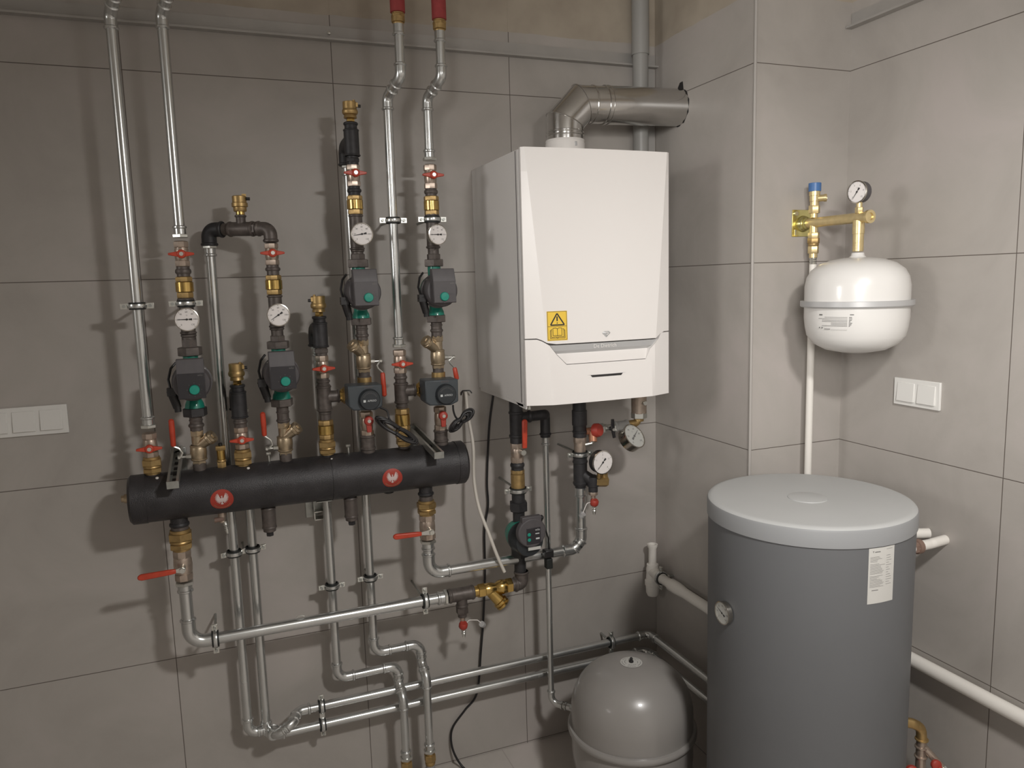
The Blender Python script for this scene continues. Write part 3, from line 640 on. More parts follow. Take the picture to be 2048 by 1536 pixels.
union('C4', 898, 931, 'brass union below the lowest big vent', 0.0275)
nipple('C4', [('c', 929, 944, 0.018)], 'dark nipple under the brass union right of the small vent', m='blackiron')
# ---- line 5 and its loop
X5, XL, YL = CX['C5'], -0.4015, -0.085
zl = zc(X5, YM, 457)
t = thing('pipe_loop', 'black iron pipe loop with an elbow at each end, bridging two lines', 'pipe', (X5, YM, zl))
a = Vector((X5, YM, zl)); b = Vector((XL, YL, zl+0.004)); d = (b-a).normalized()
def elb(corner, d1, d2, L, r, mm, nm='elbow'):
    c = Vector(corner); pts = fillet([c+Vector(d1)*L, c, c+Vector(d2)*L], L*0.72)[0]; g = G(); g.tube(pts, r, 20)
    for q, dd in ((pts[0], Vector(d1)), (pts[-1], Vector(d2))): bead(g, q-dd*0.005, dd, r, 0.005, 0.0028)
    return build(g, nm, mm, t)
elb(a, d, (0, 0, -1), 0.040, 0.0195, 'iron'); elb(b, -d, (0, 0, -1), 0.048, 0.0215, 'blackiron')
ct = (a+b)/2-d*0.008
g = G(); g.cyl(a+d*0.036, a+d*0.06, 0.016); g.hexa(a+d*0.042, a+d*0.052, 0.0205); build(g, 'hex_nipple', 'iron', t)
g = G(); g.cyl(ct-d*0.038, ct+d*0.038, 0.0205); bead(g, ct-d*0.035, d, 0.0205, 0.005, 0.002); bead(g, ct+d*0.035, d, 0.0205, 0.005, 0.002); g.cyl(ct, ct+Vector((0, 0, 0.040)), 0.0135); bead(g, ct+Vector((0, 0, 0.037)), (0, 0, 1), 0.0135)
build(g, 'tee', 'iron', t); build(G().cyl(ct+d*0.036, b-d*0.04, 0.0175), 'nipple', 'iron', t)
tv = thing('air_vent', 'brass air vent on top of the black pipe loop', 'air vent', ct+Vector((0, 0, 0.038)), 'brass automatic air vents')
q = ct+Vector((0, 0, 0.038))
build(G().cyl(q, q+Vector((0, 0, 0.014)), 0.0125), 'neck', 'brass', tv)
build(G().lathe([(0.017, 0.012), (0.0185, 0.014), (0.0185, 0.024), (0.0225, 0.026), (0.0225, 0.036), (0.020, 0.038), (0.020, 0.055), (0.018, 0.057)], q, (0, 0, 1), 28).box(q+Vector((0.013, -0.006, 0.058)), (0.012, 0.008, 0.008)), 'head', 'brassd', tv)
build(G().cyl(q+Vector((0.019, -0.008, 0.048)), q+Vector((0.029, -0.008, 0.048)), 0.0045), 'cap', 'black', tv)
ball_valve('C5', 486, 531, 507, 'red butterfly valve under the right elbow of the black loop')
nipple('C5', [('c', 530, 552, 0.0175), ('r', 535, 542, 0.0215)], 'iron nipple under the red valve of the black loop')
check_valve('C5', 550, 560, 579, 590, 'brass check valve below the black pipe loop')
tee('C5', 590, 655, 'iron tee behind the thermometer below the black loop', r=0.0195)
nipple('C5', [('c', 652, 672, 0.0175), ('r', 655, 660, 0.021), ('h', 671, 684, 0.0225)], 'iron coupling below the tilted-pointer thermometer')
thermometer('C5', 557, 630, 0.0320, 213, 'thermometer below the black loop, pointer slanting down left')
pump('C5', 682, 697, 703, 732, 779, 797, 812, 571.5, 763, 'second pump from the left with black panel')
nipple('C5', [('c', 810, 846, 0.0175), ('r', 838, 843, 0.0205), ('r', 822, 826, 0.0195)], 'rusty nipple under the second pump')
strainer('C5', 844, 909, 'nickel strainer valve under the second pump', 1, (594, 855), 894, [(545, 889), (541, 880), (529, 872), (525, 824)])
nipple('C5', [('c', 906, 932, 0.0185)], 'rusty nipple entering the middle of the manifold')
pipe_run('galvanised pipe dropping from the left elbow of the black loop behind the manifold',
         [(XL, YL, zl-0.042), (XL, YL, 0.345), (XL+0.075, YL, 0.345), (XL+0.075, YL-0.052, 0.345), (XL+0.135, YL-0.045, 0.372), (XL+0.155, YL, 0.384), (1.093, YL, 0.384), (1.093, -0.648, 0.384)], 0.014, 0.030, ends=(2, 0), group='rear galvanised pipes')
# ---- line 6
air_vent(CX['C6'], YM, 592, 634, 'brass air vent with its cap on the left, beside the second pump', -1)
T6, z6b, p6 = reducing_tee('C6', 632, 695, 'dark iron tee under the vent with its cap on the left', 668)
nipple('C6', [('c', 693, 712, 0.0175), ('h', 697, 706, 0.0215)], 'hex nipple above the red valve beside the second pump')
ball_valve('C6', 710, 757, 735, 'red butterfly valve between the second and third pumps')
nipple('C6', [('c', 755, 772, 0.0175), ('r', 760, 765, 0.021), ('r', 768, 772, 0.020)], 'ringed nipple above the left side-branch tee')
def side_tee(c, v0, v1, vb, label, xe):
    X = CX[c]; t = thing('tee_fitting', label, 'pipe fitting', (X, YM, zc(X, YM, v1)), 'iron tees with a side branch')
    stack(t, X, YM, [('body', 'iron', 'c', v0, v1, 0.0215), ('body', 'iron', 'r', v0, v0+5, 0.0235), ('body', 'iron', 'r', v1-5, v1, 0.0235)], 'iron')
    z = zc(X, YM, vb); g = G(); g.cyl((X+0.01, YM, z), (X+0.046, YM, z), 0.019, 0.0175); bead(g, (X+0.043, YM, z), (1, 0, 0), 0.0175); build(g, 'side_branch', 'iron', t)
    s = thing('union_fitting', 'brass side union '+xe, 'pipe fitting', (X+0.046, YM, z), 'brass side unions')
    build(G().cyl((X+0.044, YM, z), (X+0.052, YM, z), 0.0165).hexa((X+0.051, YM, z), (X+0.058, YM, z), 0.021), 'hex_ring', 'brass', s)
    build(G().hexa((X+0.057, YM, z), (X+0.078, YM, z), 0.0255).cyl((X+0.076, YM, z), (X+0.095, YM, z), 0.019), 'union_nut', 'brassd', s)
    return z
zt6 = side_tee('C6', 771, 822, 794, 'brown tee with a branch to the left mixing valve', 'feeding the left mixing valve')
nipple('C6', [('c', 820, 841, 0.0175), ('r', 823, 828, 0.0195)], 'brown nipple under the left side-branch tee')
check_valve('C6', 839, 850, 868, 878, 'brass check valve at the left of the hanging cable bundle')
union('C6', 878, 909, 'brass union left of the mixing valves, on the manifold', 0.0275)
nipple('C6', [('c', 907, 924, 0.018)], 'dark nipple under the middle brass union', m='blackiron')
# ---- line 7
air_vent(CX['C7'], YM, 204, 247, 'highest brass air vent, standing alone at upper centre', 1)
T7, z7b, p7 = reducing_tee('C7', 245, 313, 'dark iron tee under the highest air vent', 292)
nipple('C7', [('c', 311, 331, 0.0175), ('h', 317, 325, 0.0205)], 'iron nipple below the highest tee', m='blackiron')
ball_valve('C7', 329, 374, 349, 'red butterfly valve below the highest air vent')
nipple('C7', [('c', 373, 392, 0.0175), ('r', 378, 385, 0.0215)], 'iron nipple above the upper middle check valve', m='blackiron')
check_valve('C7', 391, 400, 419, 430, 'brass check valve above the upper middle thermometer')
tee('C7', 429, 500, 'iron tee behind the upper middle thermometer', r=0.0195)
nipple('C7', [('c', 498, 521, 0.0175), ('r', 499, 504, 0.021), ('h', 508, 520, 0.0225)], 'iron coupling above the third pump')
thermometer('C7', 724, 468, 0.0325, 190, 'upper middle thermometer beside the left red-sleeved pipe')
pump('C7', 519, 535, 538, 563, 612, 636, 650, 738, 595, 'third pump from the left, panel coloured grey as if lit', True)
nipple('C7', [('c', 648, 682, 0.0175), ('r', 668, 674, 0.0205), ('r', 656, 660, 0.0195)], 'brown nipple under the third pump')
strainer('C7', 679, 745, 'nickel strainer valve leaning left under the third pump', -1, (705, 690), 724, [(754, 731), (756, 737), (765, 745), (769, 793)])
nipple('C7', [('c', 743, 772, 0.0175), ('r', 752, 757, 0.0205), ('r', 762, 766, 0.0205)], 'brown nipple on top of the left mixing valve')
# ---- line 8
ball_valve('C8', 699, 747, 726, 'red butterfly valve at the foot of the left red-sleeved pipe')
nipple('C8', [('c', 745, 767, 0.0175), ('r', 752, 758, 0.021)], 'ringed nipple above the right side-branch tee')
zt8 = side_tee('C8', 765, 806, 782, 'brown tee with a branch to the right mixing valve', 'feeding the right mixing valve')
nipple('C8', [('c', 804, 818, 0.0175), ('r', 809, 814, 0.0195)], 'brown nipple under the right side-branch tee')
check_valve('C8', 816, 828, 850, 860, 'brass check valve behind the hanging cable bundle')
union('C8', 860, 892, 'brass union half hidden by the right bracket', 0.0265)
nipple('C8', [('c', 890, 910, 0.018)], 'brown nipple under the rightmost brass union on the manifold')
# ---- line 9
ball_valve('C9', 329, 379, 353, 'red butterfly valve nearest to the boiler, at the upper right')
nipple('C9', [('c', 377, 394, 0.0175), ('r', 380, 388, 0.0215)], 'iron nipple above the check valve nearest to the boiler')
check_valve('C9', 392, 402, 421, 432, 'brass check valve nearest to the boiler')
tee('C9', 428, 497, 'iron tee behind the thermometer nearest to the boiler', r=0.0195)
nipple('C9', [('c', 494, 520, 0.0175), ('h', 508, 520, 0.0215)], 'iron coupling above the pump nearest to the boiler')
thermometer('C9', 876, 469, 0.0310, 181, 'thermometer nearest to the boiler, pointer level to the left', n=(0.16, -1, 0.02))
pump('C9', 519, 533, 537, 562, 606, 630, 644, 890, 593, 'pump nearest to the boiler side, panel coloured grey as if lit', True)
nipple('C9', [('c', 642, 674, 0.0175), ('r', 658, 664, 0.0205), ('r', 648, 652, 0.0195)], 'brown nipple under the pump nearest to the boiler')
strainer('C9', 671, 737, 'nickel strainer valve leaning left, nearest to the boiler', -1, (852, 682), 716, [(898, 721), (901, 727), (909, 735), (914, 760)])
nipple('C9', [('c', 735, 762, 0.0175), ('r', 744, 749, 0.0205), ('r', 754, 758, 0.0205)], 'brown nipple on top of the right mixing valve')
# ---- mixing valves
def mixing_valve(c, u0, u1, v0, v1, uk, vk, zs, label, lab2):
    X = CX[c]; yf = YM-0.098; a = PY(u0, (v0+v1)/2, yf); b = PY(u1, (v0+v1)/2, yf); zt = zc((a.x+b.x)/2, yf, v0+3); zb = zc((a.x+b.x)/2, yf, v1-2)
    t = thing('mixing_valve', label, 'mixing valve', (X, YM, zb), 'mixing valves with dark actuators')
    build(G().cyl((X, YM, zb-0.01), (X, YM, zt+0.012), 0.022).cyl((X-0.045, YM, zs), (X, YM, zs), 0.022), 'valve_body', 'brassd', t)
    cxm = (a.x+b.x)/2; w = (b.x-a.x)/2; g = G()
    prof = [(-w, zt), (w*0.98, zt-0.002), (w*0.96, zb+0.010), (w*0.5, zb), (-w*0.75, zb+0.004), (-w, zb+0.016)]
    build(G().prism([(cxm+p, yf+0.072, z) for p, z in prof], (0, -1, 0), 0.072), 'actuator', 'slate', t, 0.004)
    k = PY(uk, vk, yf-0.012); R = 0.0315
    kn = build(G().lathe([(R+0.002, 0), (R, 0.004), (R-0.0005, 0.016), (R-0.003, 0.019), (0, 0.0195)], (k.x, yf+0.002, k.z), (0, -1, 0), 40, cap=False), 'hand_knob', 'slated', t)
    g = G(); y = yf+0.002-0.0197
    g.box((k.x-0.017, y, k.z-0.002), (0.007, 0.0006, 0.007)); v, f = text2d('AFRISO', 0.0082); g.plane2d(v, f, (k.x+0.005, y, k.z-0.002), (1, 0, 0), (0, 0, 1)); build(g, 'lettering', 'lightink', kn)
    g = G()
    for i in range(11):
        A = math.radians(150-12*i); r = R*0.62; w2 = 0.0004; e = Vector((math.cos(A), 0, math.sin(A))); s = Vector((-e.z, 0, e.x)); c0 = Vector((k.x, y, k.z))
        g.add([c0+e*r-s*w2, c0+e*(r+0.004)-s*w2, c0+e*(r+0.004)+s*w2, c0+e*r+s*w2], [[0, 1, 2, 3]])
    build(g, 'scale', 'inkg', kn)
    g = G()
    for i in range(7): g.add([(k.x-0.013+i*0.0037+a, yf-0.0006, zt-0.0105+b) for a, b in ((0, 0), (0.0026, 0), (0.0042, 0.0065), (0.0016, 0.0065))], [[0, 1, 2, 3]])
    build(g, 'faint_print', 'pgrey', t)
    return t, zb, zt
mixing_valve('C7', 697, 766, 767, 824, 740, 800, zt6, 'left mixing valve with dark box actuator and round knob', 0)
mixing_valve('C9', 851, 918, 756, 814, 893, 789, zt8, 'right mixing valve with dark box actuator and round knob', 0)
ball_valve('C7', 822, 872, 838, 'dull valve with a downturned red handle under the left mixing valve', handle='down')
nipple('C7', [('c', 870, 908, 0.0215), ('r', 869, 875, 0.024), ('r', 893, 899, 0.024)], 'thick iron nipple under the left mixing valve')
ball_valve('C9', 812, 862, 828, 'dull valve with a downturned red handle under the right mixing valve', handle='down')
nipple('C9', [('c', 860, 894, 0.0215), ('r', 859, 864, 0.024), ('r', 878, 883, 0.024)], 'thick iron nipple under the right mixing valve')
# ---- rear drop pipes of lines 4, 6, 7
pipe_run('rear galvanised pipe dropping beside the looped one, turning right at the bottom',
         [(p4[0]+0.014, p4[1], z4b), (p4[0]+0.014, p4[1], 0.318), (1.083, p4[1], 0.318), (1.083, -0.648, 0.318)], 0.014, 0.034, ends=(2, 0), group='rear galvanised pipes')
def z_of(X, Y, v): return zc(X, Y, v)
xa, ya = -0.110, -0.085; xb = PY(808, 1440, -0.125).x
pipe_run('rear galvanised pipe with a stepped jog, its lower end left of the two brass ends',
         [(xa, ya, z6b), (xa, ya, z_of(xa, ya, 1357)), (xb-0.004, ya, z_of(xa, ya, 1357)+0.002), (xb-0.004, ya, z_of(xa, ya, 1357)-0.060), (xb, ya-0.045, z_of(xa, ya, 1357)-0.100), (xb, ya-0.045, z_of(xb, ya-0.045, 1518))], 0.014, 0.034, ends=(2, 2), group='rear galvanised pipes')
xc_, yc_ = 0.017, -0.085; xd = PY(856, 1440, -0.125).x
pipe_run('rear galvanised pipe with a stepped jog, its lower end right of the two brass ends',
         [(xc_, yc_, z7b), (xc_, yc_, z_of(xc_, yc_, 1306)), (xd-0.004, yc_, z_of(xc_, yc_, 1306)+0.002), (xd-0.004, yc_, z_of(xc_, yc_, 1306)-0.065), (xd, yc_-0.045, z_of(xc_, yc_, 1306)-0.105), (xd, yc_-0.045, z_of(xd, yc_-0.045, 1503))], 0.014, 0.034, ends=(2, 2), group='rear galvanised pipes')
for X, Y, v, lab in ((xb, ya-0.045, 1518, 'brass pipe end at the bottom edge, left of the two'), (xd, yc_-0.045, 1503, 'brass pipe end at the bottom edge, right of the two')):
    t = thing('brass_adapter', lab, 'pipe fitting', (X, Y, 0.0), 'brass ends of the jogged pipes')
    stack(t, X, Y, [('body', 'brassd', 'r', v+1, v+6, 0.016), ('body', 'brassd', 'h', v+5, v+18, 0.0205), ('body', 'brassd', 'b', v+17, v+26, 0.018)], 'brassd')
    z = zc(X, Y, v+26); build(G().cyl((X, Y, 0.0), (X, Y, z), 0.016), 'lower_pipe', 'greypipe', t)
# clamps on the rear pipes
def dclamp(pa, pb, label, along, r=0.0175):
    pa = Vector(pa); pb = Vector(pb); ax = Vector(along); t = thing('double_pipe_clamp', label, 'pipe clamp', ((pa+pb)/2+Vector((0, -(pa.y), 0))), 'double pipe clamps')
    side = (pb-pa).normalized(); w = 0.02; rw = Vector((0, 1, 0)); rot = Matrix((side, rw, ax)).transposed()
    for p in (pa, pb):
        build(G().lathe([(r, -w/2), (r+0.004, -w/2), (r+0.004, w/2), (r, w/2)], p, ax, 28, cap=False), 'rubber_lining', 'rubber', t)
        build(G().lathe([(r+0.0042, -w*0.32), (r+0.0075, -w*0.25), (r+0.0085, 0), (r+0.0075, w*0.25), (r+0.0042, w*0.32)], p, ax, 28, cap=False), 'band', 'zinc', t)
    for q in (pa-side*(r+0.014), (pa+pb)/2, pb+side*(r+0.014)):
        L = max(0.012, (pb-pa).length-2*(r+0.006)) if q == (pa+pb)/2 else 0.016
        lg_ = build(G().box(q, (L, 0.0075, w*0.8), rot), 'lug', 'nut', t, 0.0006)
        if q != (pa+pb)/2: build(G().cyl(q-rw*0.009, q+rw*0.006, 0.0045, seg=10), 'lug_screw', 'zincd', lg_)
    m = (pa+pb)/2
    build(G().cyl(m+rw*0.004, Vector((m.x, 0, m.z)), 0.004, seg=10), 'threaded_rod', 'zincd', t)
dclamp((XL, YL, zc(XL, YL, 1106)), (p4[0]+0.014, YL, zc(p4[0]+0.014, YL, 1098)), 'double clamp holding the two leftmost rear pipes', (0, 0, 1))
xk = PY(645, 1440, YL).x
dclamp((xk, YL, 0.318), (xk, YL, 0.384), 'upright double clamp on the two low horizontal pipes', (1, 0, 0))
clamp((xa, ya, zc(xa, ya, 1172)), 'clamp on the rear pipe right of the middle bracket')
clamp((xc_, yc_, zc(xc_, yc_, 1155)), 'clamp on the rear pipe left of the red-lever drop')
xk = PY(1222, 1283, YL).x
clamp((xk, YL, 0.384), 'clamp on the upper low pipe above the grey floor vessel', along=(1, 0, 0))
# ================================================================== under the manifold
t = thing('drain_cock', 'small drain cock with black cap under the left eagle sticker', 'valve', (PY(445, 1040, YM).x, YM, MZ-MR))
x = PY(445, 1040, YM).x
build(G().cyl((x, YM, MZ-MR+0.006), (x, YM, MZ-MR-0.012), 0.012).cyl((x, YM, MZ-MR-0.010), (x, YM, MZ-MR-0.030), 0.009), 'body', 'nickel', t)
build(G().cyl((x-0.022, YM-0.004, MZ-MR-0.020), (x+0.004, YM-0.004, MZ-MR-0.018), 0.0075), 'cap', 'brown', t)
g = G(); q = Vector((x+0.006, YM-0.006, MZ-MR-0.026)); e = Vector((0.15, 0, -1)).normalized(); g.lathe([(0.006, 0), (0.006, 0.008), (0.0075, 0.010), (0.005, 0.015), (0.0072, 0.018), (0.005, 0.023), (0.007, 0.026), (0.005, 0.032), (0.0045, 0.038)], q, e, 14); build(g, 'hose_barb', 'nut', t)
for u, v0, v1, lab in ((538, 1012, 1064, 'capped iron stub under the manifold, left of the middle bracket'), (702, 992, 1042, 'capped iron stub under the manifold, right of the middle bracket')):
    x = PY(u, (v0+v1)/2, YM).x; t = thing('capped_stub', lab, 'pipe fitting', (x, YM, zc(x, YM, v0)), 'capped stubs under the manifold')
    stack(t, x, YM, [('body', 'blackiron', 'c', v0-16, v1-8, 0.0175), ('body', 'iron', 'r', v0+2, v0+8, 0.0215), ('body', 'iron', 'c', v0+7, v1-12, 0.0205), ('body', 'iron', 'r', v1-13, v1-7, 0.0215), ('plug', 'iron', 'c', v1-8, v1-2, 0.0185), ('plug', 'blackiron', 'h', v1-3, v1+7, 0.0115)], 'iron')
def lever_valve(X, v0, v1, label, lev, m='nickel'):
    t = thing('lever_ball_valve', label, 'valve', (X, YM, zc(X, YM, v1)), 'ball valves with long red levers'); h = v1-v0
    stack(t, X, YM, [('body', m, 'o', v0, v0+h*0.28, 0.0262), ('body', m, 'b', v0+h*0.2, v0+h*0.82, 0.0262), ('body', m, 'o', v0+h*0.74, v1, 0.0262)], m)
    (u0, w0), (u1, w1) = lev; y = YM-0.052; a = PY(u0, w0, y); b = PY(u1, w1, y)
    build(G().cyl((X, YM-0.015, a.z), (X, y-0.004, a.z), 0.009).hexa((X, y-0.004, a.z), (X, y-0.010, a.z), 0.0085), 'stem', 'nut', t)
    g = G(); d = (b-a).normalized(); s = Vector((X, y, a.z)); g.prism([s+Vector((0, 0, 0.009)), s-Vector((0, 0, 0.009)), a-Vector((0, 0, 0.005)), a+Vector((0, 0, 0.005))], (0, -1, 0), 0.003); lo = build(g, 'lever', 'nut', t)
    n = d.cross(Vector((0, 1, 0))); L = (b-a).length
    prof = [(0, 0.006), (L*0.15, 0.0075), (L*0.9, 0.009), (L*0.98, 0.006), (L, 0.002)]
    pts = [a+d*k+n*w for k, w in prof]+[a+d*k-n*w for k, w in prof[::-1]]
    build(G().prism([p+Vector((0, 0.004, 0)) for p in pts], (0, -1, 0), 0.011), 'lever_grip', 'red', lo, 0.003)
    return t
XB1, XB7 = -0.544, 0.195
nipple(XB1, [('c', 1030, 1048, 0.024, 0, 'insul'), ('r', 1044, 1052, 0.0275, 0, 'blackiron'), ('c', 1050, 1062, 0.024, 0, 'iron')], 'black collared nipple under the left end of the manifold')
union(XB1, 1058, 1100, 'large brass union under the left end of the manifold', 0.0345)
lever_valve(XB1, 1098, 1160, 'large ball valve below the left end, red lever pointing left', ((352, 1142), (275, 1156)))
nipple(XB7, [('c', 966, 992, 0.022, 0, 'insul'), ('r', 984, 990, 0.0262, 0, 'blackiron'), ('c', 990, 1002, 0.022)], 'black collared nipple under the right part of the manifold')
union(XB7, 1000, 1030, 'large brass union under the right part of the manifold', 0.0325)
lever_valve(XB7, 1028, 1078, 'large ball valve below the right part, red lever pointing left', ((843, 1067), (786, 1074)))
zl1 = 0.729; xe1 = PY(893, 1196, YM).x
pipe_run('long shiny galvanised pipe crossing low from the left drop to the tee', [(XB1, YM, zc(XB1, YM, 1163)), (XB1, YM, zl1), (xe1, YM, zl1)], 0.0175, 0.045, ends=(2, 2), group='heating pipes below the manifold', ext=0.032)
XP2 = 0.755; zl7 = 0.820
pipe_run('galvanised pipe from the right drop crossing to the riser under the boiler', [(XB7, YM, zc(XB7, YM, 1080)), (XB7, YM, zl7), (XP2-0.03, YM, zl7), (XP2, YM, zl7+0.03), (XP2, YM, zc(XP2, YM, 975))], 0.0175, 0.042, ends=(2, 1), group='heating pipes below the manifold', ext=0.028)
x = PY(431, 1278, YM).x; clamp((x, YM, zl1), 'clamp near the left elbow of the long low pipe', 0.0205, along=(1, 0, 0))
x = PY(850, 1200, YM).x; clamp((x, YM, zl1), 'clamp with visible rod near the right end of the long low pipe', 0.0205, along=(1, 0, 0))
x = PY(605, 1248, YM).x
t = thing('plastic_tie', 'thin clear plastic tie end on top of the long low pipe', 'cable tie', (x, YM, zl1+0.018)); build(G().tube([(x-0.02, YM, zl1+0.018), (x-0.012, YM-0.004, zl1+0.026), (x, YM-0.004, zl1+0.027), (x+0.008, YM, zl1+0.021)], 0.0012, 6), 'strip', 'nut', t)
# tee with drain, gold strainer, elbow up to the pump
t = thing('tee_fitting', 'brown iron tee with a downward outlet on the long low pipe', 'pipe fitting', (0.306, YM, zl1))
g = G(); g.cyl((xe1+0.005, YM, zl1), (0.345, YM, zl1), 0.023); bead(g, (xe1+0.012, YM, zl1), (1, 0, 0), 0.023, 0.005, 0.002); bead(g, (0.341, YM, zl1), (1, 0, 0), 0.023, 0.005, 0.002)
zd = zc(0.303, YM, 1214); g.cyl((0.303, YM, zl1), (0.303, YM, zd), 0.0185); bead(g, (0.303, YM, zd+0.006), (0, 0, 1), 0.0185, 0.005, 0.003); build(g, 'body', 'iron', t)
build(G().hexa((0.303, YM, zd), (0.303, YM, zc(0.303, YM, 1226)), 0.021).cyl((0.303, YM, zc(0.303, YM, 1225)), (0.303, YM, zc(0.303, YM, 1233)), 0.015), 'reducer', 'iron', t)
def drain(X, Y, v0, label, chain):
    z = zc(X, Y, v0); t = thing('drain_valve', label, 'valve', (X, Y, z), 'small drain valves with red knobs')
    build(G().cyl((X, Y, z), (X, Y, z-0.022), 0.009).cyl((X, Y, z-0.020), (X, Y, z-0.040), 0.0105), 'body', 'nickel', t)
    build(G().lathe([(0.0115, -0.011), (0.015, -0.006), (0.015, 0.006), (0.0115, 0.011)], (X-0.002, Y-0.012, z-0.026), (0.1, -0.3, 1), 16), 'knob', 'redd', t)
    build(G().lathe([(0.008, 0), (0.0085, 0.006), (0.006, 0.010), (0.0085, 0.014), (0.006, 0.019), (0.0082, 0.023), (0.006, 0.029), (0.005, 0.036)], (X+0.002, Y-0.002, z-0.036), (0, 0, -1), 16), 'hose_barb', 'nut', t)
    pts = [Vector((X+0.008, Y-0.008, z-0.026))]+[PY(u, v, Y-0.008) for u, v in chain]
    build(G().tube(fillet(pts, 0.01, 4)[0], 0.0016, 8), 'strap', 'white', t); e = pts[-1]; dd = (pts[-1]-pts[-2]).normalized()
    build(G().cyl(e-dd*0.004+Vector((0, -0.004, 0)), e+dd*0.008+Vector((0, 0.004, 0)), 0.010, seg=18), 'cap', 'silver', t)
drain(0.303, YM, 1233, 'red drain valve hanging from the brown tee on the long low pipe', [(938, 1240), (955, 1240), (964, 1248)])
t = thing('y_strainer', 'gold brass Y strainer between the brown tee and the elbow', 'strainer', (0.42, YM, zl1))
g = G(); zs = zl1; g.cyl((0.343, YM, zs), (0.362, YM, zs), 0.0185); g.hexa((0.360, YM, zs), (0.385, YM, zs), 0.0245)
g.lathe([(0.019, 0), (0.0225, 0.012), (0.021, 0.028), (0.017, 0.040), (0.023, 0.05), (0.0255, 0.062), (0.024, 0.074), (0.021, 0.08)], (0.384, YM, zs), (1, 0, 0), 28); g.hexa((0.462, YM, zs), (0.484, YM, zs), 0.0265); build(g, 'body', 'brass', t)
e = Vector((0.62, -0.25, -0.75)).normalized(); g = G(); g.lathe([(0.018, 0), (0.021, 0.05), (0.026, 0.052), (0.026, 0.060), (0.023, 0.062), (0.026, 0.065), (0.025, 0.072), (0.012, 0.074)], (0.402, YM, zs-0.004), e, 28); build(g, 'strainer_cap', 'brass', t)
t = thing('pipe_elbow', 'brown iron elbow turning up to the pump under the boiler', 'pipe fitting', (0.518, YM, zl1))
XP1 = 0.518
g = G(); g.cyl((0.482, YM, zl1), (0.502, YM, zl1), 0.0205); bead(g, (0.488, YM, zl1), (1, 0, 0), 0.0215, 0.007, 0.001); g.tube(fillet([(0.492, YM, zl1), (XP1+0.004, YM, zl1), (XP1+0.004, YM, zl1+0.045)], 0.026)[0], 0.0235, 20); bead(g, (0.499, YM, zl1), (1, 0, 0), 0.0235, 0.005, 0.003); bead(g, (XP1+0.004, YM, zl1+0.040), (0, 0, 1), 0.0235, 0.005, 0.003); build(g, 'body', 'iron', t)
zz = zl1+0.044
t = thing('pipe_nipple', 'black pipe piece under the pump below the boiler', 'pipe fitting', (XP1, YM, zz))
build(G().cyl((XP1, YM, zz), (XP1, YM, zc(XP1, YM, 1108)), 0.0205), 'body', 'blackiron', t)
# ================================================================== PIPEWORK UNDER THE BOILER
# left riser with the pump
t = thing('tee_fitting', 'black iron tee under the left of the boiler with a branch elbow', 'pipe fitting', (XP1, YM, zc(XP1, YM, 886)))
stack(t, XP1, YM, [('body', 'blackiron', 'c', 800, 886, 0.0225), ('body', 'blackiron', 'r', 822, 828, 0.0255), ('body', 'blackiron', 'r', 868, 875, 0.0255), ('body', 'copper', 'h', 806, 820, 0.020)], 'blackiron')
zb_ = zc(XP1, YM, 836); xv = PY(1095, 1060, -0.150).x
g = G(); g.tube(fillet([(XP1, YM, zb_), (xv-0.012, YM+0.012, zb_), (xv, -0.150, zb_-0.005), (xv, -0.150, zc(xv, -0.15, 874))], 0.036)[0], 0.0175, 18); bead(g, (XP1+0.05, YM+0.005, zb_), (1, 0, 0), 0.018, 0.006, 0.003); bead(g, (xv, -0.15, zc(xv, -0.15, 868)), (0, 0, 1), 0.0175, 0.005, 0.003)
build(g, 'branch_elbow', 'blackiron', t)
pe = PY(1142, 1403, -0.28); zv = zc(xv, -0.15, 1405)
pipe_run('slim galvanised pipe from the black elbow down to the grey floor vessel', [(xv, -0.150, zc(xv, -0.15, 872)), (xv, -0.150, zv), (xv+0.055, -0.215, zv), (0.640, -0.345, zv)][:3]+[(0.690, -0.262, zv)], 0.0108, 0.030, ends=(1, 0), ext=0.018)
t = thing('lever_ball_valve', 'ball valve under the left of the boiler, red lever pointing up', 'valve', (XP1, YM, zc(XP1, YM, 926)), 'ball valves with long red levers')
stack(t, XP1, YM, [('body', 'nickel', 'o', 884, 898, 0.0225), ('body', 'nickel', 'b', 893, 918, 0.022), ('body', 'nickel', 'o', 912, 926, 0.0225)], 'nickel')
z = zc(XP1, YM, 900); build(G().cyl((XP1+0.004, YM-0.015, z), (XP1+0.004, YM-0.052, z), 0.009), 'stem', 'nut', t)
a = PY(1048, 896, YM-0.055); b = PY(1048, 838, YM-0.055)
build(G().prism([(a.x-0.008, a.y, a.z), (b.x-0.009, b.y, b.z-0.006), (b.x-0.004, b.y, b.z), (b.x+0.004, b.y, b.z), (b.x+0.009, b.y, b.z-0.006), (a.x+0.008, a.y, a.z)], (0, -1, 0), 0.011), 'lever_grip', 'red', t, 0.003)
nipple(XP1, [('c', 924, 944, 0.0215), ('r', 926, 934, 0.0245)], 'black nipple above the check valve under the boiler', m='blackiron')
check_valve(XP1, 938, 947, 975, 984, 'brass check valve under the left of the boiler', 'brassd')
clamp((XP1, YM, zc(XP1, YM, 980)), 'clamp on the left riser under the boiler', 0.0245)
nipple(XP1, [('c', 983, 1004, 0.0225), ('c', 996, 1006, 0.018)], 'black nipple under the clamp below the boiler', m='blackiron')
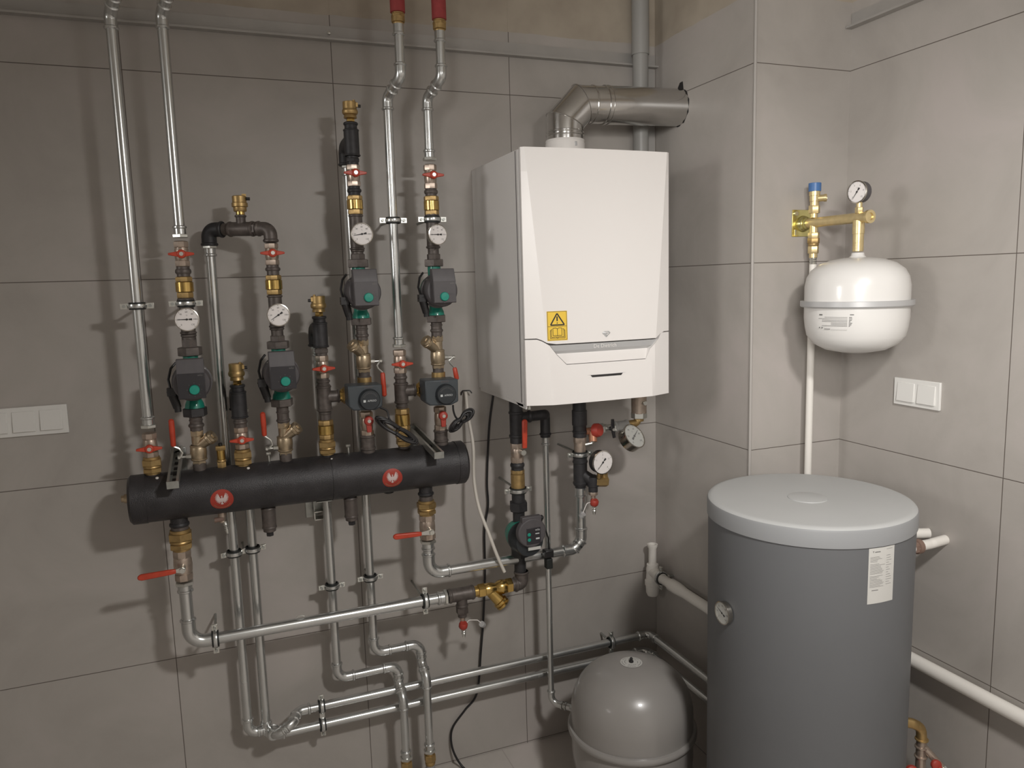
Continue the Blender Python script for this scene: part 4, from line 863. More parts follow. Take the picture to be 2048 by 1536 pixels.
# pump under the boiler
zc0 = zc(XP1, YM, 1068)
t = thing('circulation_pump', 'round faced black pump with two teal buttons below the boiler', 'pump', (XP1, YM, zc(XP1, YM, 1108)), 'small circulation pumps with teal knobs'); del t['group']
stack(t, XP1, YM, [('union_nut', 'blackiron', 'h', 1003, 1021, 0.0325, 0.25)], 'blackiron'); stack(t, XP1, YM, [('union_nut', 'blackiron', 'h', 1094, 1112, 0.0325, 0.25)], 'blackiron')
g = G(); g.cyl((XP1, YM, zc(XP1, YM, 1110)), (XP1, YM, zc(XP1, YM, 1015)), 0.0205); build(g, 'pipe_neck', 'blackiron', t)
build(G().lathe([(0.030, 0.034), (0.044, 0.026), (0.050, 0.0), (0.052, -0.024), (0.050, -0.030)], (XP1, YM, zc0), (0, 1, 0), 32), 'volute', 'green', t)
build(G().lathe([(0.054, 0.028), (0.055, 0.034), (0.053, 0.044), (0.050, 0.048), (0.050, 0.090), (0.047, 0.094), (0.030, 0.095)], (XP1, YM, zc0), (0, -1, 0), 40), 'motor_housing', 'slated', t)
yf = YM-0.115; zt = zc(XP1, yf, 1034); zmid = zc(XP1+0.005, yf, 1066)
g = G(); g.lathe([(0.050, 0), (0.050, 0.018), (0.047, 0.022), (0, 0.0225)], (XP1+0.002, YM-0.092, zmid), (0, -1, 0), 40, cap=False)
g.prism([(XP1-0.032, YM-0.092, zt), (XP1+0.036, YM-0.092, zt), (XP1+0.036, YM-0.092, zmid), (XP1-0.032, YM-0.092, zmid)], (0, -1, 0), 0.0215); build(g, 'front_cover', 'pgrey', t, 0.002)
pn = build(G().box((XP1+0.006, YM-0.1150, zmid-0.010), (0.050, 0.0016, 0.055)), 'display_panel', 'panel', t, 0.001)
g = G(); 
for dz in (0.004, -0.014): g.lathe([(0.0062, 0), (0.005, 0.0012), (0, 0.0013)], (XP1-0.010, YM-0.1160, zmid-0.008+dz), (0, -1, 0), 18, cap=False)
build(g, 'button', 'knob', pn)
g = G(); v, f = text2d('wilo', 0.010); g.plane2d(v, f, (XP1+0.020, YM-0.1162, zmid+0.010), (1, 0, 0), (0, 0, 1)); g.box((XP1+0.019, YM-0.1161, zmid-0.003), (0.014, 0.0006, 0.003)); g.box((XP1+0.020, YM-0.1161, zmid-0.020), (0.013, 0.0006, 0.005)); build(g, 'panel_print', 'lightink', pn)
build(G().box((XP1+0.010, YM-0.110, zmid-0.055), (0.045, 0.002, 0.010)), 'paper_strip', 'paper', t)
g = G(); zt2 = zt-0.012; g.lathe([(0.006, 0), (0.009, 0.003), (0.009, 0.010), (0.005, 0.014)], (XP1+0.034, YM-0.100, zt2), (1, 0, 0), 14)
p1 = PY(1075, 1046, YM-0.10); pts = [Vector((XP1+0.046, YM-0.100, zt2)), p1+Vector((0.012, 0, -0.002)), PY(1092, 1062, YM-0.09), PY(1097, 1078, YM-0.07), PY(1098, 1098, YM-0.045)]
g.tube(fillet(pts, 0.02, 5)[0], 0.0028, 8); build(g, 'supply_cable', 'black', t)
t = thing('cable_connector', 'black plug connector hanging over the pipe right of the lower pump', 'connector', PY(1096, 1137, YM-0.045))
c1 = PY(1096, 1106, YM-0.040); c2 = PY(1097, 1126, YM-0.040)
build(G().box(c1, (0.032, 0.030, 0.026)), 'upper_half', 'black', t, 0.003); build(G().box(c2, (0.023, 0.026, 0.036)), 'lower_half', 'rubber', t, 0.003)
# right riser
t = thing('pipe_nipple', 'black iron riser piece under the middle of the boiler', 'pipe fitting', (XP2, YM, zc(XP2, YM, 874)))
stack(t, XP2, YM, [('body', 'blackiron', 'c', 795, 874, 0.0235), ('body', 'blackiron', 'r', 860, 866, 0.0255), ('body', 'blackiron', 'c', 820, 850, 0.0262)], 'blackiron')
t = thing('lever_ball_valve', 'nickel valve on the middle riser under the boiler', 'valve', (XP2, YM, zc(XP2, YM, 906)), 'ball valves with long red levers'); del t['group']
stack(t, XP2, YM, [('body', 'nickel', 'o', 872, 886, 0.0225), ('body', 'nickel', 'c', 884, 906, 0.0205)], 'nickel')
z = zc(XP2, YM, 890); build(G().cyl((XP2+0.015, YM-0.006, z), (XP2+0.040, YM-0.012, z+0.004), 0.0085).hexa((XP2+0.036, YM-0.012, z+0.010), (XP2+0.046, YM-0.014, z+0.014), 0.008), 'stem', 'nut', t)
clamp((XP2, YM, zc(XP2, YM, 908)), 'clamp on the middle riser under the boiler', 0.0235)
t = thing('tee_fitting', 'black iron tee with side branch to the white dial manometer', 'pipe fitting', (XP2, YM, zc(XP2, YM, 974)))
stack(t, XP2, YM, [('body', 'blackiron', 'c', 914, 970, 0.0245), ('body', 'blackiron', 'r', 920, 926, 0.0268), ('body', 'blackiron', 'r', 962, 968, 0.0268), ('body', 'blackiron', 'c', 968, 977, 0.019)], 'blackiron')
ym2 = YM-0.030; bc = PY(1186, 962, ym2); gg = PY(1205, 962, ym2)
g = G(); g.cyl((XP2, YM, zc(XP2, YM, 945)), bc, 0.0185, 0.0205); g.lathe([(0.010, -0.024), (0.021, -0.018), (0.022, 0.0), (0.021, 0.016), (0.010, 0.022)], bc, (0, 0, 1), 24); g.cyl(bc, bc-Vector((0, 0, 0.038)), 0.0165); build(g, 'side_branch', 'blackiron', t)
build(G().hexa(bc+Vector((0.006, -0.004, 0)), gg+Vector((0.014, -0.008, 0.0)), 0.0205).cyl(gg+Vector((0.004, -0.004, 0.004)), gg+Vector((0.004, -0.004, 0.034)), 0.0135), 'brass_elbow', 'brassd', t)
zz = bc.z-0.036; build(G().hexa((bc.x, ym2, zz), (bc.x, ym2, zz-0.014), 0.0165), 'reducer', 'nickel', t)
vv = 768 - 0
def vrow(P):
    d = Vector(P)-CAM; return 768-FPX*d.dot(_U)/d.dot(_F)
drain(bc.x, ym2, vrow((bc.x, ym2, zz-0.012)), 'red drain valve below the white dial manometer', [(1174, 1006), (1168, 1020), (1165, 1029)])
gp = PY(1206, 925, YM-0.085)
t = thing('manometer', 'black cased manometer with white dial under the boiler', 'manometer', (gp.x, gp.y+0.03, gp.z-0.045), 'pressure gauges')
build(G().cyl(gp+Vector((0.002, 0.026, -0.03)), gp+Vector((0.002, 0.035, -0.062)), 0.0085), 'stem', 'brassd', t)
dial(t, gp, (0.10, -1, 0.02), 0.041, 228, nums=('0', '1', '2', '3', '4'), depth=0.030, back='black')
# gas line on the right
X3 = 0.990
t = thing('gas_filter', 'grey metal filter body with a test nipple under the right of the boiler', 'gas filter', (X3, -0.19, zc(X3, -0.19, 838)))
stack(t, X3, -0.19, [('body', 'nickel', 'c', 785, 826, 0.0275), ('ring', 'nut', 'h', 824, 836, 0.0285), ('neck', 'brassd', 'c', 834, 842, 0.017)], 'nickel')
z = zc(X3, -0.22, 806); build(G().cyl((X3+0.002, -0.21, z), (X3+0.002, -0.232, z), 0.007).hexa((X3+0.002, -0.226, z), (X3+0.002, -0.231, z), 0.009), 'test_nipple', 'nut', t)
zh = zc(X3, -0.19, 845); cx = 0.925
t = thing('pipe_elbow', 'brown elbow under the grey metal filter', 'pipe fitting', (X3, -0.19, zh))
build(G().tube(fillet([(X3-0.052, -0.19, zh-0.003), (X3-0.006, -0.19, zh), (X3-0.004, -0.19, zh+0.026)], 0.018)[0], 0.0135, 18), 'body', 'brassd', t)
t = thing('tee_fitting', 'grey tee carrying the large tilted manometer', 'pipe fitting', (cx-0.02, -0.19, zh-0.01))
g = G(); g.cyl((cx-0.035, -0.19, zh-0.006), (cx+0.018, -0.19, zh-0.004), 0.017); bead(g, (cx+0.014, -0.19, zh-0.004), (1, 0, 0), 0.017, 0.005, 0.003); bead(g, (cx-0.031, -0.19, zh-0.006), (1, 0, 0), 0.017, 0.005, 0.003); g.cyl((cx-0.008, -0.19, zh-0.006), (cx+0.002, -0.205, zh-0.04), 0.0135); build(g, 'body', 'greypipe', t)
t = thing('gas_valve', 'small valve with black butterfly handle left of the large tilted manometer', 'valve', (0.87, -0.19, zh-0.01))
zq = zh-0.008; g = G(); g.cyl((0.845, -0.19, zq), (0.892, -0.19, zq), 0.0125); g.lathe([(0.015, 0.848), (0.015, 0.856)], (0, -0.19, zq), (1, 0, 0), 20); g.hexa((0.884, -0.19, zq), (0.894, -0.19, zq), 0.0175); build(g, 'body', 'nut', t)
g = G(); g.cyl((0.868, -0.20, zq), (0.868, -0.222, zq), 0.0075); g.prism([(0.862, -0.216, zq+0.036), (0.872, -0.216, zq+0.036), (0.874, -0.216, zq), (0.878, -0.216, zq-0.030), (0.868, -0.216, zq-0.032), (0.861, -0.216, zq)], (0, -1, 0), 0.006); build(g, 'handle', 'black', t, 0.001)
build(G().hexa((0.868, -0.222, zq), (0.868, -0.228, zq), 0.006), 'screw', 'nut', t)
t = thing('safety_valve', 'safety valve with round red cap beside the middle riser', 'valve', (0.82, -0.19, zq-0.03))
build(G().cyl((0.775, -0.19, zq-0.004), (0.848, -0.19, zq), 0.012).cyl((0.803, -0.19, zq), (0.797, -0.205, zq-0.040), 0.0165, 0.014), 'body', 'copper', t)
build(G().lathe([(0.020, 0), (0.0245, 0.004), (0.0245, 0.018), (0.020, 0.026), (0.010, 0.028)], (0.806, -0.196, zq-0.002), (0.45, -0.85, 0.15), 28), 'cap', 'redd', t)
build(G().hexa((0.834, -0.19, zq), (0.846, -0.19, zq), 0.0195), 'nut', 'nut', t)
gp = PY(1269, 872, -0.235)
t = thing('manometer', 'large tilted manometer with steel case at the right under the boiler', 'manometer', (gp.x, gp.y, gp.z-0.05), 'pressure gauges')
build(G().cyl(gp+Vector((-0.02, 0.03, 0.02)), Vector((cx-0.002, -0.20, zh-0.03)), 0.009), 'stem', 'brassd', t)
dial(t, gp, (0.30, -0.74, 0.56), 0.0475, 30, m_dial='dialg', nums=('0', '20', '40', '60', '80', '100'), depth=0.036, case='case', ptr='inkg', rim=0.004)

# ================================================================== BOILER
bx0, bx1, bz0, bz1, by = 0.450, 0.947, 1.398, 2.152, -0.450
xm = (bx0+bx1)/2
t = B = thing('wall_boiler', 'large white wall hung boiler with faceted front and silver handle strip', 'boiler', (xm, 0, bz0))
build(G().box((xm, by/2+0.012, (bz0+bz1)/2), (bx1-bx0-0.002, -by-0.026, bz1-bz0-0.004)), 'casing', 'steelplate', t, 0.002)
def front(x, z):
    k = (z-bz0)/(bz1-bz0); off = 0.078*(1-k)+0.010*k; dep = 0.024*(1-k)+0.006*k
    s = min(x-bx0, bx1-x); bul = 0.010*(1-((x-xm)/(bx1-bx0)*2)**2)
    return by-bul*0.9-dep*min(1.0, max(0, s)/off)
def off(z): k = (z-bz0)/(bz1-bz0); return 0.078*(1-k)+0.010*k
zA = PY(1050, 679, by).z; zB = PY(1205, 684, by-0.028).z; 
sx = [PY(u, v, by-0.02).x for u, v in ((1080, 681), (1098, 690), (1112, 708), (1131, 725), (1289, 712), (1298, 694), (1317, 678), (1326, 664))]
zT1 = zB-0.029; zT2 = zB-0.060
def split(x, lower=False):
    P = [(bx0-1, zA), (sx[0]-0.006, zA), (sx[0]+0.008, zA-0.006), (sx[1], zB), (sx[6], zB), (sx[7]-0.006, zA-0.003), (sx[7], zA), (bx1+1, zA)]
    if lower: P = [(bx0-1, zA), (sx[0]-0.006, zA), (sx[0]+0.008, zA-0.006), (sx[1], zB), (sx[2], zT1), (sx[3], zT2), (sx[4], zT2), (sx[5], zT1), (sx[6], zB), (sx[7]-0.006, zA-0.003), (sx[7], zA), (bx1+1, zA)]
    for (a, p), (b, q) in zip(P, P[1:]):
        if a <= x <= b: return p+(q-p)*(x-a)/(b-a)
def shell(xs_of, zlo, zhi, rows, name, m):
    """curved front shell: xs_of = list of column functions x(z)"""
    g = G(); n = len(xs_of); vs = []; fs = []
    for r in range(rows+1):
        for f in xs_of:
            z = (zlo(f(1.6))+zhi(f(1.6)))/2
            for _ in range(3):
                x = f(z); lo, hi = zlo(x), zhi(x); z = lo+(hi-lo)*r/rows
            x = f(z); vs.append((x, front(x, z), z))
    for r in range(rows):
        for c in range(n-1): fs.append([r*n+c, r*n+c+1, (r+1)*n+c+1, (r+1)*n+c])
    loop = [c for c in range(n)]+[r*n+n-1 for r in range(1, rows+1)]+[rows*n+c for c in range(n-2, -1, -1)]+[r*n for r in range(rows-1, 0, -1)]
    k = len(vs); vs += [(vs[i][0], by+0.010, vs[i][2]) for i in loop]; L = len(loop)
    for i in range(L): fs.append([loop[i], loop[(i+1) % L], k+(i+1) % L, k+i])
    g.add(vs, fs); return build(g, name, m, t, ang=2.2 if name != 'x' else 30)
G1 = 0.0018
def colsf(xs):
    xs = sorted(xs); L = [lambda z: bx0, lambda z: bx0+off(z)*0.5, lambda z: bx0+off(z)]
    L2 = [lambda z: bx1-off(z), lambda z: bx1-off(z)*0.5, lambda z: bx1]
    return L+[(lambda z, q=q: q) for q in xs if q > bx0+0.08 and q < bx1-0.08]+L2
dx_ = [bx0+0.09+i*(bx1-bx0-0.18)/8 for i in range(9)]
shell([lambda z: bx0, lambda z: bx0+off(z)*0.35, lambda z: bx0+off(z)*0.55, lambda z: bx0+off(z)*0.8, lambda z: bx0+off(z)]+[(lambda z, q=q: q) for q in dx_]+[lambda z: bx1-off(z), lambda z: bx1-off(z)*0.7, lambda z: bx1-off(z)*0.4, lambda z: bx1],
      lambda x: split(x)+G1, lambda x: bz1, 8, 'front_door', 'boiler')
lx = [lambda z: bx0, lambda z: bx0+off(z)*0.35, lambda z: bx0+off(z)*0.6, lambda z: bx0+off(z)]
mids = sorted([sx[3]+0.004, sx[3]+0.06, xm-0.03, xm+0.03, xm+0.09, sx[4]-0.004])
# lower cover as two pieces of one grid: columns follow the sloping cut-out
def LC(xs): return [(lambda z, q=q: q) for q in xs]
cover_cols = [bx0, bx0+0.022, sx[0]-0.006, sx[0]+0.008, sx[1], sx[2], sx[3]]+mids[1:-1]+[sx[4], sx[5], sx[6], sx[7]-0.006, sx[7], bx1]
g = G(); rows = 10; n = len(cover_cols); vs = []; fs = []
extra = sorted(set(cover_cols+[bx0+0.045, bx0+0.060, bx0+0.070, bx0+0.078, bx1-0.078, bx1-0.066, bx1-0.02, bx1-0.04]))
cover_cols = extra; n = len(cover_cols)
for r in range(rows+1):
    for x in cover_cols:
        hi = split(x, True)-G1; z = bz0+(hi-bz0)*r/rows; vs.append((x, front(x, z), z))
for r in range(rows):
    for c in range(n-1): fs.append([r*n+c, r*n+c+1, (r+1)*n+c+1, (r+1)*n+c])
loop = [c for c in range(n)]+[r*n+n-1 for r in range(1, rows+1)]+[rows*n+c for c in range(n-2, -1, -1)]+[r*n for r in range(rows-1, 0, -1)]
k = len(vs); vs += [(vs[i][0], by+0.012, vs[i][2]) for i in loop]; L = len(loop)
for i in range(L): fs.append([loop[i], loop[(i+1) % L], k+(i+1) % L, k+i])
build(g.add(vs, fs), 'lower_cover', 'boiler', t, ang=2.2)
# silver handle strip and the scoop under it
def Q(x, z, inset): return Vector((x, front(x, z)+inset, z))
g = G(); N_ = 10
def band(xa, xb, za, xc, xd, zd, i0, i1, g):
    vs = []; 
    for i in range(N_+1): k = i/N_; vs.append(Q(xa+(xb-xa)*k, za, i0))
    for i in range(N_+1): k = i/N_; vs.append(Q(xc+(xd-xc)*k, zd, i1))
    g.add(vs, [[i, i+1, N_+2+i, N_+1+i] for i in range(N_)])
xq0 = sx[1]+(sx[2]-sx[1])*0.68; xq1 = sx[6]+(sx[5]-sx[6])*0.68; zmq = zB+(zT1-zB)*0.68
band(sx[1]+0.002, sx[6]-0.002, zB-0.002, xq0, xq1, zmq, 0.003, 0.005, g); st = build(g, 'handle_strip', 'silver', t)
g = G(); band(xq0, xq1, zmq, sx[2], sx[5], zT1, 0.005, 0.017, g); build(g, 'strip_edge', 'silver', st)
g = G(); band(sx[2], sx[5], zT1, sx[3], sx[4], zT2, 0.017, 0.0, g)
for s_, e_ in (((sx[1], zB), (sx[2], zT1)), ((sx[6], zB), (sx[5], zT1))):
    g.add([Q(*s_, 0.0), Q(*e_, 0.0), Q(*e_, 0.018), Q(*s_, 0.004)], [[0, 1, 2, 3]])
for s_, e_ in (((sx[2], zT1), (sx[3], zT2)), ((sx[5], zT1), (sx[4], zT2))): g.add([Q(*s_, 0.0), Q(*e_, 0.0), Q(*s_, 0.018)], [[0, 1, 2]])
build(g, 'handle_recess', 'boiler', t)
v, f = text2d('De Dietrich', 0.0165); xt = PY(1211, 691, by-0.03).x; g = G(); zt_ = zB-0.0115
g.add([Q(xt+a, zt_+b, 0.0014) for a, b in v], f); build(g, 'raised_lettering', 'boiler', st)
# slot, logo, warning sticker
za_ = PY(1212, 750, by-0.03).z; xa_, xb_ = PY(1176, 752, by-0.03).x, PY(1250, 748, by-0.03).x
g = G(); g.add([Q(xa_+0.008, za_+0.0032, -0.0006), Q(xb_-0.008, za_+0.0032, -0.0006), Q(xb_-0.014, za_-0.0036, -0.0006), Q(xa_+0.014, za_-0.0036, -0.0006)], [[0, 1, 2, 3]])
build(g, 'display_slot', 'ink', t)
g = G(); g.add([Q(xa_-0.004, za_+0.0040, -0.0004), Q(xb_+0.004, za_+0.0040, -0.0004), Q(xb_-0.008, za_+0.0032, -0.0007), Q(xa_+0.008, za_+0.0032, -0.0007)], [[0, 1, 2, 3]]); build(g, 'slot_edge', 'silver', t)
cz = PY(1213, 667, by-0.03); s = 0.0145
g = G(); D = [(-.62, .62), (.62, .62), (1, .18), (0, -1), (-1, .18)]
g.add([Q(cz.x+a*s, cz.z+b*s*0.8, -0.0008) for a, b in D]+[Q(cz.x, cz.z+0.1*s, -0.0035)], [[0, 1, 5], [1, 2, 5], [2, 3, 5], [3, 4, 5], [4, 0, 5]]); lg = build(g, 'diamond_logo', 'silver', t, ang=10)
g = G(); g.add([Q(cz.x+a*s, cz.z+b*s*0.8, -0.004) for a, b in ((-.30, .42), (.12, .42), (.40, .2), (.40, -.05), (.1, -.38), (-.1, -.38), (-.1, -.25), (.05, -.22), (.24, 0), (.24, .15), (.05, .28), (-.30, .28))], [list(range(12))]); build(g, 'logo_letter', 'boiler', lg)
p0 = PY(1092, 622, by-0.02); p1 = PY(1134, 681, by-0.02); w_, h_ = p1.x-p0.x, p0.z-p1.z
zt0 = PY(1113, 622, by-0.02).z; zb0 = PY(1113, 681, by-0.02).z; x0_, x1_ = p0.x+0.001, PY(1133, 650, by-0.02).x
def SQ(a, b, h): x = x0_+(x1_-x0_)*a; z = zb0+(zt0-zb0)*b; return Q(x, z, -0.0006-h*0.0004)
g = G(); g.add([SQ(i/6, j/8, 0) for j in range(9) for i in range(7)], [[j*7+i, j*7+i+1, (j+1)*7+i+1, (j+1)*7+i] for j in range(8) for i in range(6)]); st2 = build(g, 'warning_sticker', 'yellow', t, label='yellow warning sticker with triangle and open book')
g = G()
def ln(a, b, w=0.014, asp=0.7):
    dx, dy = (b[0]-a[0])*asp, b[1]-a[1]; L = math.hypot(dx, dy); nx, ny = -dy/L*w/asp, dx/L*w
    g.add([SQ(a[0]-nx, a[1]-ny, 1), SQ(b[0]-nx, b[1]-ny, 1), SQ(b[0]+nx, b[1]+ny, 1), SQ(a[0]+nx, a[1]+ny, 1)], [[0, 1, 2, 3]])
def pl(P, w=0.012, closed=False):
    for a, b in zip(P, P[1:]+([P[0]] if closed else [])): ln(a, b, w)
pl([(.5, .92), (.85, .53), (.17, .53)], 0.022, True); pl([(.03, .98), (.97, .98), (.97, .03), (.03, .03)], 0.006, True); ln((.03, .485), (.97, .485), 0.006)
pl([(.5, .82), (.5, .66)], 0.022); g.add([SQ(.5+.028*math.cos(i*PI/4), .595+.022*math.sin(i*PI/4), 1) for i in range(8)], [list(range(8))])
pl([(.5, .16), (.5, .40), (.42, .43), (.28, .42), (.28, .17), (.42, .18), (.5, .15), (.58, .18), (.72, .17), (.72, .42), (.58, .43), (.5, .40)], 0.008)
pl([(.24, .39), (.20, .39), (.20, .12), (.42, .13), (.5, .10), (.58, .13), (.82, .12), (.82, .39), (.76, .39)], 0.008); pl([(.20, .35), (.15, .35), (.15, .08), (.45, .09), (.5, .07), (.55, .09), (.87, .08), (.87, .35), (.82, .35)], 0.008)
build(g, 'warning_symbols', 'ink', st2)
g = G(); g.box((bx0-0.0004, by+0.040, (bz0+bz1)/2), (0.0012, 0.0016, bz1-bz0-0.01)); build(g, 'side_seam', 'pgrey', t)
g = G(); g.box((bx0+0.004, -0.22, bz0-0.002), (0.006, 0.40, 0.010)); g.prism([(bx0+0.001, -0.36, bz0), (bx0+0.001, -0.445, bz0), (bx0+0.001, -0.44, bz0-0.012), (bx0+0.001, -0.39, bz0-0.010)], (1, 0, 0), 0.004)
build(g, 'lower_rail', 'steelplate', t)
g = G(); q = Vector((bx0+0.028, by+0.05, bz0)); g.cyl(q, q-Vector((0, 0, 0.018)), 0.004, seg=10); g.cyl(q-Vector((0, 0, 0.012)), q-Vector((0, 0, 0.02)), 0.006, seg=10); build(g, 'cover_screw', 'nut', t)
# flue
fx, fy, fz = 0.733, -0.155, 2.352; FR = 0.061
zcol = PY(1130, 281, fy).z
t = thing('flue_pipe', 'shiny stainless flue pipe with segmented elbow going into the chimney', 'flue pipe', (fx, fy, zcol))
def mitre(g, pts, r, seg=44):
    pts = [Vector(p) for p in pts]; vs = []; fs = []; pn = Vector((0, 1, 0))
    for i, p in enumerate(pts):
        a = (pts[i]-pts[i-1]).normalized() if i else (pts[1]-pts[0]).normalized(); b = (pts[i+1]-pts[i]).normalized() if i < len(pts)-1 else a
        tt = (a+b).normalized(); k = 1/max(0.3, tt.dot(a)); q = tt.cross(pn).normalized()
        for j in range(seg):
            A = 2*PI*j/seg; vs.append(p+pn*math.cos(A)*r+q*math.sin(A)*r*k)
    for j in range(len(pts)-1):
        for i in range(seg): k = (i+1) % seg; fs.append([j*seg+i, j*seg+k, (j+1)*seg+k, (j+1)*seg+i])
    g.add(vs, fs); return g
h = 0.060; P1 = (fx, fy, fz-h); P2 = (fx+h, fy, fz)
build(mitre(G(), [(fx, fy, zcol-0.003), P1, P2, (0.885, fy, fz+0.002)], FR), 'segmented_elbow', 'chrome', t, ang=25)
build(mitre(G(), [(0.880, fy, fz+0.002), (XC+0.03, fy, fz+0.010)], FR+0.002), 'horizontal_tube', 'chrome', t)
g = G()
for p, ax, w, hh in (((fx, fy, zcol+0.016), (0, 0, 1), 0.004, 0.0022), ((fx, fy, zcol+0.026), (0, 0, 1), 0.003, 0.0018), ((0.832, fy, fz+0.001), (1, 0, 0), 0.003, 0.002), ((0.878, fy, fz+0.002), (1, 0, 0), 0.0035, 0.0032), ((0.892, fy, fz+0.002), (1, 0, 0), 0.0035, 0.0035)):
    bead(g, p, ax, FR+0.0005, w, hh, 44)
for P, e1 in ((P1, (0.383, 0, 0.924)), (P2, (0.924, 0, 0.383))):
    ax = Vector(e1).normalized(); vs = []
    q = ax.cross(Vector((0, 1, 0))).normalized(); pts = [Vector(P)+Vector((0, 1, 0))*math.cos(a*2*PI/44)*(FR+0.0008)+q*math.sin(a*2*PI/44)*(FR+0.0008)*1.082 for a in range(45)]
    g.tube(pts, 0.0016, 6, False)
build(g, 'bead_ring', 'chrome', t)
t = thing('flue_collar', 'white plastic collar between the boiler top and the steel flue', 'flue collar', (fx, fy, bz1))
build(G().lathe([(0.066, 0), (0.066, zcol-bz1-0.012), (0.064, zcol-bz1-0.008), (0.066, zcol-bz1-0.004), (0.064, zcol-bz1)], (fx, fy, bz1), (0, 0, 1), 44), 'collar', 'white', t)
build(G().box((fx+0.008, fy-0.0655, zcol-0.020), (0.008, 0.004, 0.014)), 'test_port', 'silver', t, 0.001)
t = thing('wall_cutout', 'dark ragged gap in the chimney tile around the flue', 'hole', (XC-0.001, fy, fz))
g = G(); n_ = 30; vs = []
for i in range(n_):
    a = 2*PI*i/n_; r = FR+0.0045+0.003*math.sin(i*2.3)+(0.018 if i in (8, 9) else 0); vs.append((XC-0.0006, fy+r*math.cos(a), fz+0.010+r*math.sin(a)))
for i in range(n_): a = 2*PI*i/n_; vs.append((XC-0.0006, fy+FR*0.98*math.cos(a), fz+0.010+FR*0.98*math.sin(a)))
g.add(vs, [[i, (i+1) % n_, n_+(i+1) % n_, n_+i] for i in range(n_)]); build(g, 'gap', 'ink', t)
t = thing('drain_stack', 'thick grey vertical pipe in the corner behind the boiler', 'pipe', (PY(1281, 150, -0.05).x, -0.05, 1.6)); x = PY(1281, 150, -0.05).x
build(G().cyl((x, -0.05, 1.6), (x, -0.05, 2.62), 0.0275, seg=32).cyl((x, -0.05, 2.56), (x, -0.05, HC), 0.031, seg=32), 'pipe', 'greypipe', t)
t = thing('pale_wall_strip', 'narrow strip added for the light-looking back wall in the corner right of the thick grey pipe', 'strip', (1.150, -0.004, 1.6)); build(G().box((1.148, -0.002, 2.06), (0.050, 0.003, 0.93)), 'strip', 'trim', t)  # added strip carries the light tone of the back wall beside the pipe
# ================================================================== SIPHON AND WHITE WASTE PIPE
tx, ty = 1.124, -0.060
t = thing('siphon_trap', 'white bottle siphon with open tube in the corner', 'siphon', (tx, ty, zc(tx, ty, 1190)))
zr = lambda v: zc(tx, ty, v)
build(G().lathe([(0.0155, zr(1138)), (0.0155, zr(1097)), (0.0205, zr(1091)), (0.0205, zr(1088)), (0.0165, zr(1088)), (0.013, zr(1096)), (0.013, zr(1120)), (0, zr(1120))], (tx, ty, 0), (0, 0, 1), 32, cap=False), 'open_tube', 'pipew', t)
build(G().lathe([(0.0245, zr(1143)), (0.0245, zr(1136)), (0.023, zr(1134)), (0.0225, zr(1128)), (0.016, zr(1127))], (tx, ty, 0), (0, 0, 1), 32), 'cap_nut', 'pipew', t)
build(G().lathe([(0.027, zr(1166)), (0.0235, zr(1143)), (0.020, zr(1142))], (tx, ty, 0), (0, 0, 1), 32), 'body', 'pipew', t)
build(G().lathe([(0.010, zr(1192)), (0.020, zr(1190)), (0.0255, zr(1184)), (0.027, zr(1170)), (0.030, zr(1169)), (0.030, zr(1160)), (0.027, zr(1159))], (tx, ty, 0), (0, 0, 1), 32), 'cup', 'pipew', t)
zw = 0.622; g = G(); g.cyl((tx, ty, zw+0.006), (tx-0.001, ty-0.035, zw+0.004), 0.024, 0.021); g.cyl((tx-0.001, ty-0.030, zw+0.003), (tx-0.002, ty-0.075, zw), 0.0205); build(g, 'outlet', 'pipew', t)
t = thing('waste_pipe', 'white waste pipe running from the siphon along the chimney to the tank', 'pipe', (tx, -0.6, zw))
g = G(); g.lathe([(0.0185, 0.055), (0.0185, 0.185), (0.0235, 0.195), (0.024, 0.235), (0.0225, 0.255), (0.0195, 0.285), (0.0195, 0.595)], (tx-0.002, 0, zw), (0, -1, 0), 32); build(g, 'pipe', 'pipew', t)
clamp((tx-0.002, -0.125, zw), 'clamp on the white waste pipe beside the siphon', 0.020, along=(0, 1, 0), rodw=(1, 0, 0), wdist=XC-tx+0.002)
# ================================================================== FLOOR VESSEL
vx, vy, VR = 0.789, -0.472, 0.200
t = thing('floor_expansion_vessel', 'squat grey expansion vessel standing on the floor under the boiler', 'expansion vessel', (vx, vy, 0))
prof = [(0.05, 0.085), (0.12, 0.095), (0.175, 0.125), (VR-0.004, 0.175), (VR, 0.21), (VR, 0.285)]
build(G().lathe(prof, (vx, vy, 0), (0, 0, 1), 72), 'lower_shell', 'floortank', t)
dome = [(VR-0.001, 0.284), (VR, 0.30), (VR, 0.355)]+[(VR*math.cos(a)**0.72, 0.355+0.162*math.sin(a)) for a in [i*PI/2/16 for i in range(1, 16)]]+[(0.0, 0.517)]
build(G().lathe(dome, (vx, vy, 0), (0, 0, 1), 72, cap=False), 'dome', 'floortank', t)
build(G().lathe([(VR-0.002, 0.284), (VR+0.008, 0.286), (VR+0.0125, 0.292), (VR+0.0125, 0.300), (VR+0.008, 0.306), (VR-0.002, 0.308)], (vx, vy, 0), (0, 0, 1), 72), 'rim_ring', 'floortank', t)
for k in range(3):
    a = math.radians(-70+120*k); e = Vector((math.cos(a), math.sin(a), 0)); s = Vector((-e.y, e.x, 0)); c = Vector((vx, vy, 0))+e*0.165
    build(G().prism([c-s*0.02+Vector((0, 0, 0.0)), c+s*0.02, c+s*0.028+Vector((0, 0, 0.13)), c-s*0.028+Vector((0, 0, 0.13))], e, 0.006).box(c+Vector((0, 0, 0.002)), (0.04, 0.04, 0.004)), 'leg', 'floortank', t)
